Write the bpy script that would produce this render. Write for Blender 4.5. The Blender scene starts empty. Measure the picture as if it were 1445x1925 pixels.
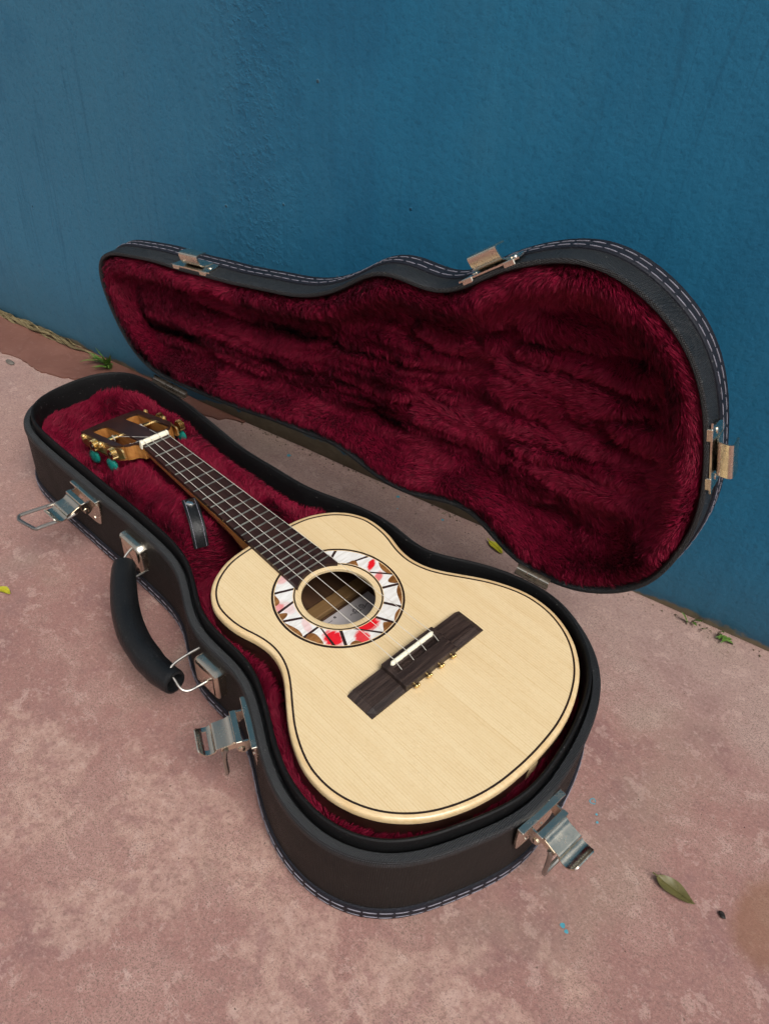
import bpy, math, random
import numpy as np
from mathutils import Vector, Matrix
from mathutils.geometry import tessellate_polygon

S = 0.001                      # everything below is written in millimetres
random.seed(4); RNG = np.random.default_rng(7)
scene = bpy.context.scene
COL = scene.collection

# ------------------------------------------------------------------ camera
cam_d = bpy.data.cameras.new('camera'); cam = bpy.data.objects.new('camera', cam_d); COL.objects.link(cam)
cam_d.sensor_fit = 'VERTICAL'; cam_d.sensor_height = 36.0; cam_d.lens = 36.0*1440.0/1925.0
cam_d.clip_start = 0.01; cam_d.clip_end = 300.0
cam.matrix_world = Matrix(((0.700433, -0.498888, 0.510397, 0.56992),
                           (0.711366, 0.429973, -0.555951, -0.28797),
                           (0.057901, 0.752485, 0.656059, 0.547),
                           (0, 0, 0, 1)))
scene.camera = cam

# ------------------------------------------------------------------ sky, sun, exposure
SUN_EL, SUN_AZ = math.radians(56), math.radians(-14)      # azimuth measured from +x towards +y
world = bpy.data.worlds.new('World'); scene.world = world; world.use_nodes = True
wn = world.node_tree.nodes; wl = world.node_tree.links
sky = wn.new('ShaderNodeTexSky'); sky.sky_type = 'NISHITA'; sky.sun_disc = False
sky.sun_elevation = SUN_EL; sky.sun_rotation = math.radians(90) - SUN_AZ
sky.air_density = 1.0; sky.dust_density = 5.0; sky.ozone_density = 1.0
hs = wn.new('ShaderNodeHueSaturation'); hs.inputs['Saturation'].default_value = 0.18
wl.new(sky.outputs[0], hs.inputs['Color'])
bg = wn['Background']; bg.inputs['Strength'].default_value = 0.088
wl.new(hs.outputs[0], bg.inputs['Color'])
sun_d = bpy.data.lights.new('sun', 'SUN'); sun_d.energy = 1.5; sun_d.angle = math.radians(32); sun_d.color = (1.0, 0.95, 0.88)
sun = bpy.data.objects.new('sun', sun_d); COL.objects.link(sun)
sd_ = Vector((math.cos(SUN_EL)*math.cos(SUN_AZ), math.cos(SUN_EL)*math.sin(SUN_AZ), math.sin(SUN_EL)))
sun.rotation_euler = sd_.to_track_quat('Z', 'Y').to_euler(); sun.location = sd_*5
scene.view_settings.view_transform = 'Standard'; scene.view_settings.look = 'None'
scene.view_settings.gamma = 1.0; scene.view_settings.use_curve_mapping = False
scene.view_settings.exposure = 0.64
scene.cycles.adaptive_threshold = 0.03; scene.cycles.max_bounces = 5; scene.cycles.diffuse_bounces = 3; scene.cycles.glossy_bounces = 3; scene.cycles.transmission_bounces = 2

# ------------------------------------------------------------------ helpers
class MB:
    def __init__(s): s.v = []; s.f = []
    def add(s, V, F):
        o = len(s.v); s.v.extend([tuple(map(float, p)) for p in V]); s.f.extend([tuple(i+o for i in f) for f in F]); return s

def link(o, parent=None, label=None, cat=None, group=None, kind=None):
    COL.objects.link(o)
    if parent is not None: o.parent = parent
    if label: o['label'] = label
    if cat: o['category'] = cat
    if group: o['group'] = group
    if kind: o['kind'] = kind
    return o

def mk(name, V, F, mat, parent=None, smooth=True, ang=40, **kw):
    """verts in mm -> one mesh object"""
    V = np.asarray(V, dtype=float)*S
    me = bpy.data.meshes.new(name); me.from_pydata(V.tolist(), [], [tuple(f) for f in F]); me.materials.append(mat)
    me.validate()
    if smooth:
        me.polygons.foreach_set('use_smooth', [True]*len(me.polygons))
        try: me.set_sharp_from_angle(angle=math.radians(ang))
        except Exception: pass
    me.update()
    return link(bpy.data.objects.new(name, me), parent, **kw)

def mb(name, m, mat, parent=None, **kw): return mk(name, m.v, m.f, mat, parent, **kw)

def empty(name, loc, **kw):
    o = bpy.data.objects.new(name, None); o.empty_display_size = 0.02; o.location = Vector(loc)*S
    return link(o, None, **kw)

def box(x0, x1, y0, y1, z0, z1):
    V = [(x0,y0,z0),(x1,y0,z0),(x1,y1,z0),(x0,y1,z0),(x0,y0,z1),(x1,y0,z1),(x1,y1,z1),(x0,y1,z1)]
    return V, [(0,3,2,1),(4,5,6,7),(0,1,5,4),(1,2,6,5),(2,3,7,6),(3,0,4,7)]

def bbox(x0, x1, y0, y1, z0, z1, b=0.4):
    """box with chamfered edges"""
    V = []; 
    for z, k in ((z0, b), (z0+b, 0), (z1-b, 0), (z1, b)):
        xa, xb, ya, yb = x0+k, x1-k, y0+k, y1-k
        c = b if k == 0 else b*0.5
        V += [(xa+c,ya,z),(xb-c,ya,z),(xb,ya+c,z),(xb,yb-c,z),(xb-c,yb,z),(xa+c,yb,z),(xa,yb-c,z),(xa,ya+c,z)]
    F = [tuple(range(7,-1,-1)), tuple(range(24,32))]
    for r in range(3):
        for i in range(8):
            j = (i+1) % 8; F.append((r*8+i, r*8+j, r*8+8+j, r*8+8+i))
    return V, F

def frames(P, closed):
    P = np.asarray(P, float)
    if closed: T = np.roll(P,-1,0)-np.roll(P,1,0)
    else:
        T = np.gradient(P, axis=0)
    T /= np.linalg.norm(T, axis=1)[:,None]+1e-12
    a = np.array([0,0,1.]) if abs(T[0][2]) < 0.9 else np.array([1.,0,0])
    n = np.cross(T[0], a); n /= np.linalg.norm(n); Ns = [n]
    for i in range(1, len(P)):
        n = Ns[-1]-T[i]*(Ns[-1]@T[i]); n /= np.linalg.norm(n)+1e-12; Ns.append(n)
    Ns = np.array(Ns); return T, Ns, np.cross(T, Ns)

def tube(P, r, n=8, closed=False, caps=True):
    P = np.asarray(P, float); T, A, B = frames(P, closed)
    r = np.broadcast_to(np.asarray(r, float), (len(P),))
    V = []; F = []
    for i in range(len(P)):
        for k in range(n):
            t = 2*math.pi*k/n; V.append(P[i]+r[i]*(math.cos(t)*A[i]+math.sin(t)*B[i]))
    m = len(P)
    for i in range(m if closed else m-1):
        j = (i+1) % m
        for k in range(n):
            l = (k+1) % n; F.append((i*n+k, i*n+l, j*n+l, j*n+k))
    if caps and not closed:
        F.append(tuple(range(n-1,-1,-1))); F.append(tuple((m-1)*n+k for k in range(n)))
    return V, F

def cyl(p0, p1, r, n=16): return tube([p0, p1], r, n)

def smoothpath(P, k=8, closed=False):
    P = np.asarray(P, float); n = len(P); out = []
    rng_ = range(n if closed else n-1)
    for i in rng_:
        if closed: a, b, c, d = P[(i-1)%n], P[i], P[(i+1)%n], P[(i+2)%n]
        else: a, b, c, d = P[max(i-1,0)], P[i], P[i+1], P[min(i+2,n-1)]
        for t in np.arange(k)/k:
            out.append(0.5*((2*b)+(-a+c)*t+(2*a-5*b+4*c-d)*t*t+(-a+3*b-3*c+d)*t**3))
    if not closed: out.append(P[-1])
    return np.array(out)

def lathe(prof, axis_o, axis_d, n=16):
    d = np.asarray(axis_d, float); d /= np.linalg.norm(d); o = np.asarray(axis_o, float)
    a = np.array([0,0,1.]) if abs(d[2]) < .9 else np.array([1.,0,0])
    u = np.cross(d, a); u /= np.linalg.norm(u); w = np.cross(d, u)
    V = []; F = []
    for h, r in prof:
        for k in range(n):
            t = 2*math.pi*k/n; V.append(o+d*h+r*(math.cos(t)*u+math.sin(t)*w))
    for i in range(len(prof)-1):
        for k in range(n):
            l = (k+1)%n; F.append((i*n+k, i*n+l, i*n+n+l, i*n+n+k))
    F.append(tuple(range(n-1,-1,-1))); F.append(tuple((len(prof)-1)*n+k for k in range(n)))
    return V, F

def fft_up(P, n):
    P = np.asarray(P, float); c = P[:,0]+1j*P[:,1]; m = len(c); f = np.fft.fft(c)
    g = np.zeros(n, complex); h = m//2
    g[:h] = f[:h]; g[-h+1:] = f[-h+1:]; c = np.fft.ifft(g)*n/m
    return np.c_[c.real, c.imag]

def resample(P, n, closed=True):
    Q = np.vstack([P, P[:1]]) if closed else np.asarray(P)
    s = np.r_[0, np.cumsum(np.hypot(*np.diff(Q, axis=0).T))]
    t = np.linspace(0, s[-1], n, endpoint=not closed)
    return np.c_[np.interp(t, s, Q[:,0]), np.interp(t, s, Q[:,1])]

def onormals(P):
    T = np.roll(P,-1,0)-np.roll(P,1,0); T /= np.linalg.norm(T,axis=1)[:,None]
    n = np.c_[T[:,1], -T[:,0]]
    A = np.sum(P[:,0]*np.roll(P[:,1],-1)-np.roll(P[:,0],-1)*P[:,1])
    return n if A > 0 else -n

def offset(P, d): return P+onormals(P)*d

def ccw(P):
    A = np.sum(P[:,0]*np.roll(P[:,1],-1)-np.roll(P[:,0],-1)*P[:,1])
    return P if A > 0 else P[::-1].copy()

def loft(outline, prof, to3, cap0=False, cap1=False):
    """rings of an outline: prof = [(offset, height)...]; to3 maps (N,2),h -> (N,3)"""
    n = len(outline); V = []; F = []
    for d, h in prof: V.extend(to3(offset(outline, d), h))
    for i in range(len(prof)-1):
        for k in range(n):
            l = (k+1)%n; F.append((i*n+k, i*n+l, i*n+n+l, i*n+n+k))
    if cap0: F.append(tuple(range(n-1,-1,-1)))
    if cap1: F.append(tuple((len(prof)-1)*n+k for k in range(n)))
    return V, F

def flat3(P, h): return np.c_[P, np.full(len(P), h)]

def prism(poly, to3, h0, h1, holes=(), bev=0.0):
    """extruded polygon with holes; to3(x,y,h)"""
    loops = [list(poly)]+[list(h) for h in holes]
    tri = tessellate_polygon([[Vector((p[0],p[1],0)) for p in L] for L in loops])
    pts = [p for L in loops for p in L]; n = len(pts)
    V = [to3(p[0],p[1],h0) for p in pts]+[to3(p[0],p[1],h1) for p in pts]; F = []
    for t in tri:
        a, b, c = t
        A = (pts[b][0]-pts[a][0])*(pts[c][1]-pts[a][1])-(pts[c][0]-pts[a][0])*(pts[b][1]-pts[a][1])
        if A < 0: a, b, c = a, c, b
        F.append((n+a, n+b, n+c)); F.append((c, b, a))
    o = 0
    for L in loops:
        m = len(L)
        for i in range(m):
            j = (i+1)%m; F.append((o+i, o+j, n+o+j, n+o+i))
        o += m
    return V, F

def strip(path, hw, th, nx=2, mask=None, to3=None):
    """bent sheet: path of (y,z), half width hw along x (scalar or per-point), thickness th"""
    P = np.asarray(path, float); T = np.gradient(P, axis=0); T /= np.linalg.norm(T,axis=1)[:,None]
    N = np.c_[-T[:,1], T[:,0]]
    hw = np.broadcast_to(np.asarray(hw, float), (len(P),))
    xs = np.linspace(-1, 1, nx+1); V = []; F = []; ny = len(P); nn = nx+1
    for sgn in (0.5, -0.5):
        for i in range(ny):
            q = P[i]+N[i]*th*sgn
            for x in xs: V.append((x*hw[i], q[0], q[1]))
    o = ny*nn
    cell = lambda i,k: (0 <= i < ny-1) and (0 <= k < nx) and not (mask and mask(i,k))
    for i in range(ny-1):
        for k in range(nx):
            if not cell(i,k): continue
            a, b, c, d = i*nn+k, i*nn+k+1, (i+1)*nn+k+1, (i+1)*nn+k
            F.append((a,b,c,d)); F.append((o+d,o+c,o+b,o+a))
            if not cell(i-1,k): F.append((b,a,o+a,o+b))
            if not cell(i+1,k): F.append((d,c,o+c,o+d))
            if not cell(i,k-1): F.append((a,d,o+d,o+a))
            if not cell(i,k+1): F.append((c,b,o+b,o+c))
    return V, F

# value noise in numpy (for the fur flow and the wrinkles of the lining)
_tab = RNG.random((4,256,256))
def vn(x, y, k=0):
    xi = np.floor(x).astype(int); yi = np.floor(y).astype(int); fx = x-xi; fy = y-yi
    fx = fx*fx*(3-2*fx); fy = fy*fy*(3-2*fy); t = _tab[k%4]
    g = lambda a,b: t[(a+17*k)%256, (b+31*k)%256]
    return (g(xi,yi)*(1-fx)+g(xi+1,yi)*fx)*(1-fy)+(g(xi,yi+1)*(1-fx)+g(xi+1,yi+1)*fx)*fy
def sstep(a, b, x):
    t = np.clip((x-a)/(b-a), 0, 1); return t*t*(3-2*t)

# ------------------------------------------------------------------ materials
class NT:
    def __init__(s, name):
        s.m = bpy.data.materials.new(name); s.m.use_nodes = True; s.t = s.m.node_tree
        s.b = s.t.nodes['Principled BSDF']; s._c = None
    def n(s, typ, **kw):
        nd = s.t.nodes.new(typ)
        for k, v in kw.items():
            if k in ('inp',):
                for kk, vv in v.items(): s.put(nd, kk, vv)
            else: setattr(nd, k, v)
        return nd
    def put(s, nd, key, v):
        if isinstance(v, bpy.types.NodeSocket): s.t.links.new(v, nd.inputs[key])
        else:
            if isinstance(v, (tuple, list)) and len(v) == 3 and nd.inputs[key].type == 'RGBA': v = (*v, 1)
            nd.inputs[key].default_value = v
    @property
    def obj(s):
        if s._c is None: s._c = s.n('ShaderNodeTexCoord')
        return s._c.outputs['Object']
    def map(s, sc=(1,1,1), rot=(0,0,0), loc=(0,0,0), src=None):
        m = s.n('ShaderNodeMapping'); s.put(m,'Vector', src or s.obj); s.put(m,'Scale',sc); s.put(m,'Rotation',rot); s.put(m,'Location',loc)
        return m.outputs[0]
    def noise(s, scale, detail=4, rough=.55, vec=None, dist=0):
        n = s.n('ShaderNodeTexNoise', inp={'Vector': vec or s.obj, 'Scale': scale, 'Detail': detail, 'Roughness': rough, 'Distortion': dist})
        return n.outputs['Fac']
    def voro(s, scale, vec=None, feat='F1', out='Distance', rand=1.0):
        n = s.n('ShaderNodeTexVoronoi', feature=feat, inp={'Vector': vec or s.obj, 'Scale': scale, 'Randomness': rand}); return n.outputs[out]
    def ramp(s, fac, a, b, ca=(0,0,0), cb=(1,1,1)):
        if a > b: a, b, ca, cb = b, a, cb, ca
        r = s.n('ShaderNodeValToRGB'); s.put(r,'Fac',fac); e = r.color_ramp.elements
        e[0].position = a; e[1].position = b; e[0].color = (*ca,1); e[1].color = (*cb,1); return r.outputs[0]
    def mix(s, fac, a, b, mode='MIX'):
        m = s.n('ShaderNodeMixRGB', blend_type=mode); s.put(m,'Fac',fac)
        for k, v in (('Color1',a),('Color2',b)):
            s.put(m,k,(*v,1) if isinstance(v,tuple) and len(v)==3 else v)
        return m.outputs[0]
    def math(s, op, a, b=0.0, clamp=False):
        m = s.n('ShaderNodeMath', operation=op, use_clamp=clamp); s.put(m,0,a); s.put(m,1,b); return m.outputs[0]
    def sep(s, v=None):
        n = s.n('ShaderNodeSeparateXYZ'); s.put(n,0,v or s.obj); return n.outputs
    def blob(s, c, r, noise=None, amt=0.0, soft=0.35, rot=0.0):
        """soft ellipse mask around point c (metres), r = radii"""
        m = s.map(sc=(1/r[0],1/r[1],0), rot=(0,0,0), loc=(-c[0]/r[0],-c[1]/r[1],0)) if rot == 0 else None
        if m is None:
            ca, sa = math.cos(rot), math.sin(rot)
            m0 = s.n('ShaderNodeVectorMath', operation='SUBTRACT'); s.put(m0,0,s.obj); s.put(m0,1,(c[0],c[1],0))
            m = s.map(sc=(1/r[0],1/r[1],0), rot=(0,0,0), src=s.n('ShaderNodeVectorRotate', rotation_type='Z_AXIS', inp={'Vector': m0.outputs[0], 'Angle': -rot}).outputs[0])
        l = s.n('ShaderNodeVectorMath', operation='LENGTH'); s.put(l,0,m); d = l.outputs['Value']
        if noise is not None: d = s.math('ADD', d, s.math('MULTIPLY', s.math('SUBTRACT', noise, 0.5), amt))
        return s.ramp(d, 1-soft, 1.0, (1,1,1), (0,0,0))
    def bump(s, h, strength, dist=0.001, nrm=None):
        b = s.n('ShaderNodeBump', inp={'Height': h, 'Strength': strength, 'Distance': dist})
        if nrm is not None: s.put(b,'Normal',nrm)
        return b.outputs[0]
    def done(s, col, rough=.5, metal=0.0, nrm=None, spec=None, **kw):
        if isinstance(col, tuple): col = (*col,1)
        s.put(s.b,'Base Color',col); s.put(s.b,'Roughness',rough); s.put(s.b,'Metallic',metal)
        if nrm is not None: s.put(s.b,'Normal',nrm)
        if spec is not None: s.put(s.b,'Specular IOR Level',spec)
        for k, v in kw.items(): s.put(s.b,k,v)
        return s.m

def m_ground():
    t = NT('worn_pink_concrete')
    big = t.noise(2.6, 4, .6); fine = t.noise(140, 4, .74); gr = t.noise(430, 3, .85); gx = t.noise(950, 1, .6)
    flk = t.noise(15, 7, .64, dist=.2); flk2 = t.noise(46, 5, .72, t.map(loc=(3,7,0)))
    # rosy wash, worn thinner or thicker
    c = t.mix(t.ramp(big,.38,.62), (.312,.166,.143), (.268,.138,.121))
    c = t.mix(t.math('MULTIPLY', t.ramp(flk,.48,.40), .7), c, (.205,.105,.098))
    c = t.mix(t.math('MULTIPLY', t.ramp(flk,.53,.60), .4), c, (.37,.228,.195))
    # grey dusty concrete towards the wall and at the far left
    yy = t.math('ADD', t.math('MULTIPLY', t.sep()[0], -0.24), t.sep()[1])
    far = t.math('MAXIMUM', t.ramp(t.math('ADD', yy, t.math('MULTIPLY', t.math('SUBTRACT', flk, .5), .25)), -.04, .12), t.math('MULTIPLY', t.ramp(t.math('ADD', t.sep()[0], t.math('MULTIPLY', flk, .6)), .32, -.12), .8))
    c = t.mix(t.math('MULTIPLY', far, .62), c, (.345,.25,.218))
    # worn places where the wash has gone: pale and sandy with dark specks, crisp flaky edges
    wear = None
    for cc, r in (((.488,-.140),(.055,.036)), ((.435,-.192),(.05,.034)), ((.355,-.165),(.085,.030)), ((.285,-.195),(.085,.04)), ((.545,-.118),(.03,.03)), ((.22,-.24),(.12,.04)), ((.56,-.06),(.02,.02))):
        b = t.blob(cc, r, flk, 5.0, .30); wear = b if wear is None else t.mix(1.0, wear, b, 'LIGHTEN')
    sandy = t.mix(t.ramp(fine,.36,.56), (.335,.205,.168), (.465,.305,.248))
    sandy = t.mix(t.math('MULTIPLY', t.ramp(gr,.57,.63), .75), sandy, (.19,.155,.11))
    sandy = t.mix(t.math('MULTIPLY', t.ramp(flk2,.49,.43), .75), sandy, (.29,.160,.142))
    c = t.mix(t.math('MULTIPLY', wear, .60), c, sandy)
    # small flakes everywhere, grain, dark specks
    c = t.mix(t.math('MULTIPLY', t.ramp(flk2,.57,.60), .35), c, (.48,.335,.29))
    c = t.mix(t.math('MULTIPLY', t.ramp(flk2,.42,.38), .4), c, (.24,.135,.122))
    c = t.mix(t.math('MULTIPLY', t.ramp(t.noise(5,5,.6,t.map(loc=(5,5,0))),.55,.66), .3), c, (.30,.245,.185))
    c = t.mix(t.math('MULTIPLY', t.ramp(fine,.55,.68), .3), c, (.50,.36,.31))
    c = t.mix(t.math('MULTIPLY', t.ramp(fine,.44,.34), .4), c, (.20,.115,.10))
    c = t.mix(t.math('MULTIPLY', t.ramp(gr,.46,.38), .55), c, (.15,.095,.08))
    c = t.mix(t.math('MULTIPLY', t.ramp(gr,.55,.64), .26), c, (.50,.345,.29))
    c = t.mix(t.math('MULTIPLY', t.math('MULTIPLY', t.ramp(gx,.44,.34), t.ramp(flk,.42,.56)), .75), c, (.11,.085,.065))
    n1 = t.noise(7, 0, .5, t.map(sc=(1,7,1), rot=(0,0,.9)))
    sc = t.math('MULTIPLY', t.ramp(t.math('ABSOLUTE', t.math('SUBTRACT', n1, .5)), .0, .0025, (1,1,1), (0,0,0)), t.ramp(flk2,.50,.56))
    c = t.mix(t.math('MULTIPLY', sc, .3), c, (.55,.41,.36))
    pv = t.voro(34); pit = t.ramp(pv, .018, .035, (1,1,1), (0,0,0))
    c = t.mix(t.math('MULTIPLY', pit, .75), c, (.07,.045,.035))
    st = t.blob((.628,.082), (.028,.045), flk, 1.2, .3)
    c = t.mix(t.math('MULTIPLY', st, .6), c, (.20,.095,.052))
    h = t.math('ADD', t.math('MULTIPLY', fine, .6), t.math('MULTIPLY', gr, .5))
    return t.done(c, t.ramp(big,.3,.7,(.62,)*3,(.8,)*3), nrm=t.bump(h, .8, .0011), spec=.3)

def m_wall():
    t = NT('blue_wall_paint')
    big = t.noise(1.6, 4, .6); mid = t.noise(9, 5, .6)
    streak = t.noise(5, 5, .6, t.map(sc=(1.6,1,.12)))
    c = t.mix(t.ramp(big,.3,.7), (.012,.117,.222), (.017,.149,.268))
    c = t.mix(t.math('MULTIPLY', t.ramp(streak,.40,.70), .30), c, (.024,.166,.280))
    c = t.mix(t.math('MULTIPLY', t.ramp(mid,.48,.7), .4), c, (.010,.095,.182))
    x, y, z = t.sep()
    # chalky faded zone on the left part
    fade = t.ramp(t.math('ADD', x, t.math('MULTIPLY', streak, .5)), -.45, .35, (1,1,1), (0,0,0))
    c = t.mix(t.math('MULTIPLY', fade, .5), c, (.060,.170,.248))
    # thin paint runs: darker edges, slightly raised
    run = t.noise(13, 3, .55, t.map(sc=(2.2,1,.07), loc=(1,0,4)), dist=.35)
    rl = t.math('MULTIPLY', t.ramp(t.math('ABSOLUTE', t.math('SUBTRACT', run, .5)), 0, .013, (1,1,1), (0,0,0)), t.ramp(t.noise(3.4,4,.6,t.map(loc=(2,2,2))),.47,.60))
    c = t.mix(t.math('MULTIPLY', rl, .32), c, (.008,.062,.122))
    # faint scuffs and cloudy re-painting
    cl_ = t.noise(4.2, 6, .66, t.map(sc=(1.2,1,.7), loc=(7,1,3)))
    c = t.mix(t.math('MULTIPLY', t.ramp(cl_,.52,.62), .28), c, (.036,.150,.235))
    c = t.mix(t.math('MULTIPLY', t.ramp(cl_,.46,.38), .30), c, (.008,.085,.175))
    # little chips: pale and dark
    v = t.voro(26); pc = t.voro(26, out='Color')
    chip = t.math('MULTIPLY', t.ramp(v,.028,.045,(1,1,1),(0,0,0)), t.ramp(t.sep(pc)[0],.55,.57))
    c = t.mix(t.math('MULTIPLY', chip, .75), c, (.15,.32,.42))
    chip2 = t.math('MULTIPLY', t.ramp(v,.025,.045,(1,1,1),(0,0,0)), t.ramp(t.sep(pc)[1],.72,.74))
    c = t.mix(t.math('MULTIPLY', chip2, .8), c, (.01,.03,.05))
    chip3 = t.math('MULTIPLY', t.ramp(v,.05,.08,(1,1,1),(0,0,0)), t.ramp(t.sep(pc)[2],.93,.94))
    c = t.mix(t.math('MULTIPLY', chip3, .8), c, (.42,.24,.17))
    c = t.mix(t.math('MULTIPLY', t.ramp(t.noise(300,3,.7),.46,.34), .35), c, (.008,.075,.145))
    # grime and bare plaster right at the foot
    e = t.math('ADD', z, t.math('MULTIPLY', t.math('SUBTRACT', t.noise(14,5,.65), .5), .045))
    grime = t.ramp(e, .0, .13, (1,1,1), (0,0,0))
    c = t.mix(t.math('MULTIPLY', grime, .45), c, (.045,.085,.10))
    lim = t.math('ADD', .004, t.math('MULTIPLY', t.math('MULTIPLY', t.ramp(t.math('ADD', x, t.math('MULTIPLY', mid, .3)),-.05,.06), t.ramp(x,.22,.32,(1,1,1),(0,0,0))), .016))
    bare = t.ramp(t.math('SUBTRACT', e, lim), .0, .002, (1,1,1), (0,0,0))
    c = t.mix(bare, c, t.mix(t.noise(70,4,.6), (.10,.085,.05), (.21,.18,.125)))
    fine = t.noise(150,3,.62)
    band = t.ramp(t.math('ABSOLUTE', t.math('SUBTRACT', x, -.05)), .01, .07, (1,1,1), (0,0,0))
    h = t.math('ADD', t.math('MULTIPLY', fine, .7), t.math('MULTIPLY', t.math('MULTIPLY', t.ramp(fine,.5,.66), band), .40))
    h = t.math('ADD', h, t.math('ADD', t.math('MULTIPLY', t.ramp(v,.02,.05,(1,1,1),(0,0,0)), .9), t.math('MULTIPLY', run, 1.8)))
    return t.done(c, t.ramp(mid,.3,.7,(.5,)*3,(.62,)*3), nrm=t.bump(h, .5, .0015), spec=.22)

def m_leather(name, col, weave=True, rough=.5, spec=.4, bs=.35):
    t = NT(name)
    f = t.noise(900,3,.6); d = t.noise(40,4,.6)
    c = t.mix(t.math('MULTIPLY', t.ramp(d,.3,.8), .5), tuple(k*.8 for k in col), tuple(k*1.35 for k in col))
    dust = t.ramp(t.noise(520,2,.5), .70, .74)
    c = t.mix(t.math('MULTIPLY', dust, .25), c, (.25,.24,.22))
    pb = t.voro(620); f = t.math('ADD', f, t.math('MULTIPLY', pb, .8))
    h = f
    if weave:
        w1 = t.n('ShaderNodeTexWave', wave_type='BANDS', bands_direction='Z', inp={'Vector': t.obj, 'Scale': 280.0, 'Distortion': .8}).outputs['Fac']
        w2 = t.n('ShaderNodeTexWave', wave_type='BANDS', bands_direction='X', inp={'Vector': t.obj, 'Scale': 280.0, 'Distortion': .8}).outputs['Fac']
        h = t.math('ADD', t.math('MULTIPLY', t.math('ADD', w1, w2), .6), t.math('MULTIPLY', f, .7))
    return t.done(c, t.ramp(d,.3,.7,(rough-.06,)*3,(rough+.1,)*3), nrm=t.bump(h, bs, .0007), spec=spec)

def m_metal(name, col, rough=.2, tarn=.25):
    t = NT(name); n1 = t.noise(90,5,.65); n2 = t.noise(700,3,.6)
    c = t.mix(t.math('MULTIPLY', t.ramp(n1,.5,.75), tarn), col, tuple(k*.55 for k in col))
    rg = t.ramp(n1, .35, .75, (rough*.75,)*3, (rough*1.7,)*3)
    return t.done(c, rg, 1.0, nrm=t.bump(n2, .06, .0003))

def m_wood(name, c1, c2, c3, sx=6, sy=260, rough=.35, spec=.45, gloss=0.0, axis='X', pore=.3):
    t = NT(name)
    sc = {'X': (sx,sy,sy), 'Y': (sy,sx,sy), 'Z': (sy,sy,sx)}[axis]
    g = t.noise(1.0, 5, .6, t.map(sc=sc), dist=.15); g2 = t.noise(1.0, 3, .6, t.map(sc=tuple(k*.25 for k in sc), loc=(4,2,1)))
    c = t.mix(t.ramp(g,.35,.65), c1, c2); c = t.mix(t.math('MULTIPLY', t.ramp(g2,.5,.72), .7), c, c3)
    return t.done(c, rough, nrm=t.bump(g, pore, .0002), spec=spec, **({'Coat Weight': gloss, 'Coat Roughness': .12} if gloss else {}))

def m_spruce():
    t = NT('spruce_top')
    warp = t.noise(5, 2, .5, t.map(sc=(1,3,0)))
    y = t.math('ADD', t.math('MULTIPLY', t.sep()[1], 1.0), t.math('MULTIPLY', warp, .004))
    cmb = t.n('ShaderNodeCombineXYZ'); t.put(cmb,1,y)
    wob = t.noise(38, 3, .6, cmb.outputs[0]); yw = t.math('ADD', y, t.math('MULTIPLY', wob, .006))
    w = t.math('SINE', t.math('MULTIPLY', yw, 2*math.pi/.0021))                # annual rings across the plate
    w2 = t.noise(45, 3, .5, cmb.outputs[0]); w3 = t.noise(240, 2, .6, cmb.outputs[0])
    fig = t.noise(1, 5, .6, t.map(sc=(14,60,1)), dist=.6)
    mott = t.noise(260, 4, .75)
    ring = t.math('MULTIPLY', t.ramp(w,.35,1.0), t.ramp(w3,.35,.65))
    c = t.mix(ring, (.675,.525,.310), (.53,.36,.170))
    c = t.mix(t.math('MULTIPLY', t.ramp(w2,.42,.62), .42), c, (.60,.435,.23))
    c = t.mix(t.math('MULTIPLY', t.ramp(fig,.42,.7), .4), c, (.71,.565,.345))
    c = t.mix(t.math('MULTIPLY', t.ramp(mott,.52,.66), .28), c, (.55,.40,.21))
    c = t.mix(t.math('MULTIPLY', t.ramp(mott,.46,.36), .25), c, (.74,.60,.38))
    return t.done(c, t.ramp(mott,.3,.7,(.24,)*3,(.36,)*3), nrm=t.bump(t.math('ADD', t.math('MULTIPLY', w, .3), mott), .22, .0002), spec=.5)

def m_plain(name, col, rough=.5, spec=.5, var=.25, scale=120, bs=.1, **kw):
    t = NT(name); n1 = t.noise(scale,4,.6)
    c = t.mix(t.ramp(n1,.3,.7), tuple(k*(1-var) for k in col), tuple(min(1,k*(1+var*.6)) for k in col))
    return t.done(c, rough, nrm=t.bump(n1, bs, .0003), spec=spec, **kw)

def m_fur(name, col):
    t = NT(name)
    a = t.n('ShaderNodeAttribute', attribute_name='rnd').outputs['Fac']
    nn = t.n('ShaderNodeAttribute', attribute_name='fn').outputs['Vector']
    c = t.mix(a, tuple(k*.55 for k in col), tuple(min(1,k*1.5) for k in col))
    return t.done(c, .6, nrm=nn, spec=.12, **{'Sheen Weight': .10, 'Sheen Roughness': .4, 'Sheen Tint': (.75,.12,.25,1)})

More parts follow.
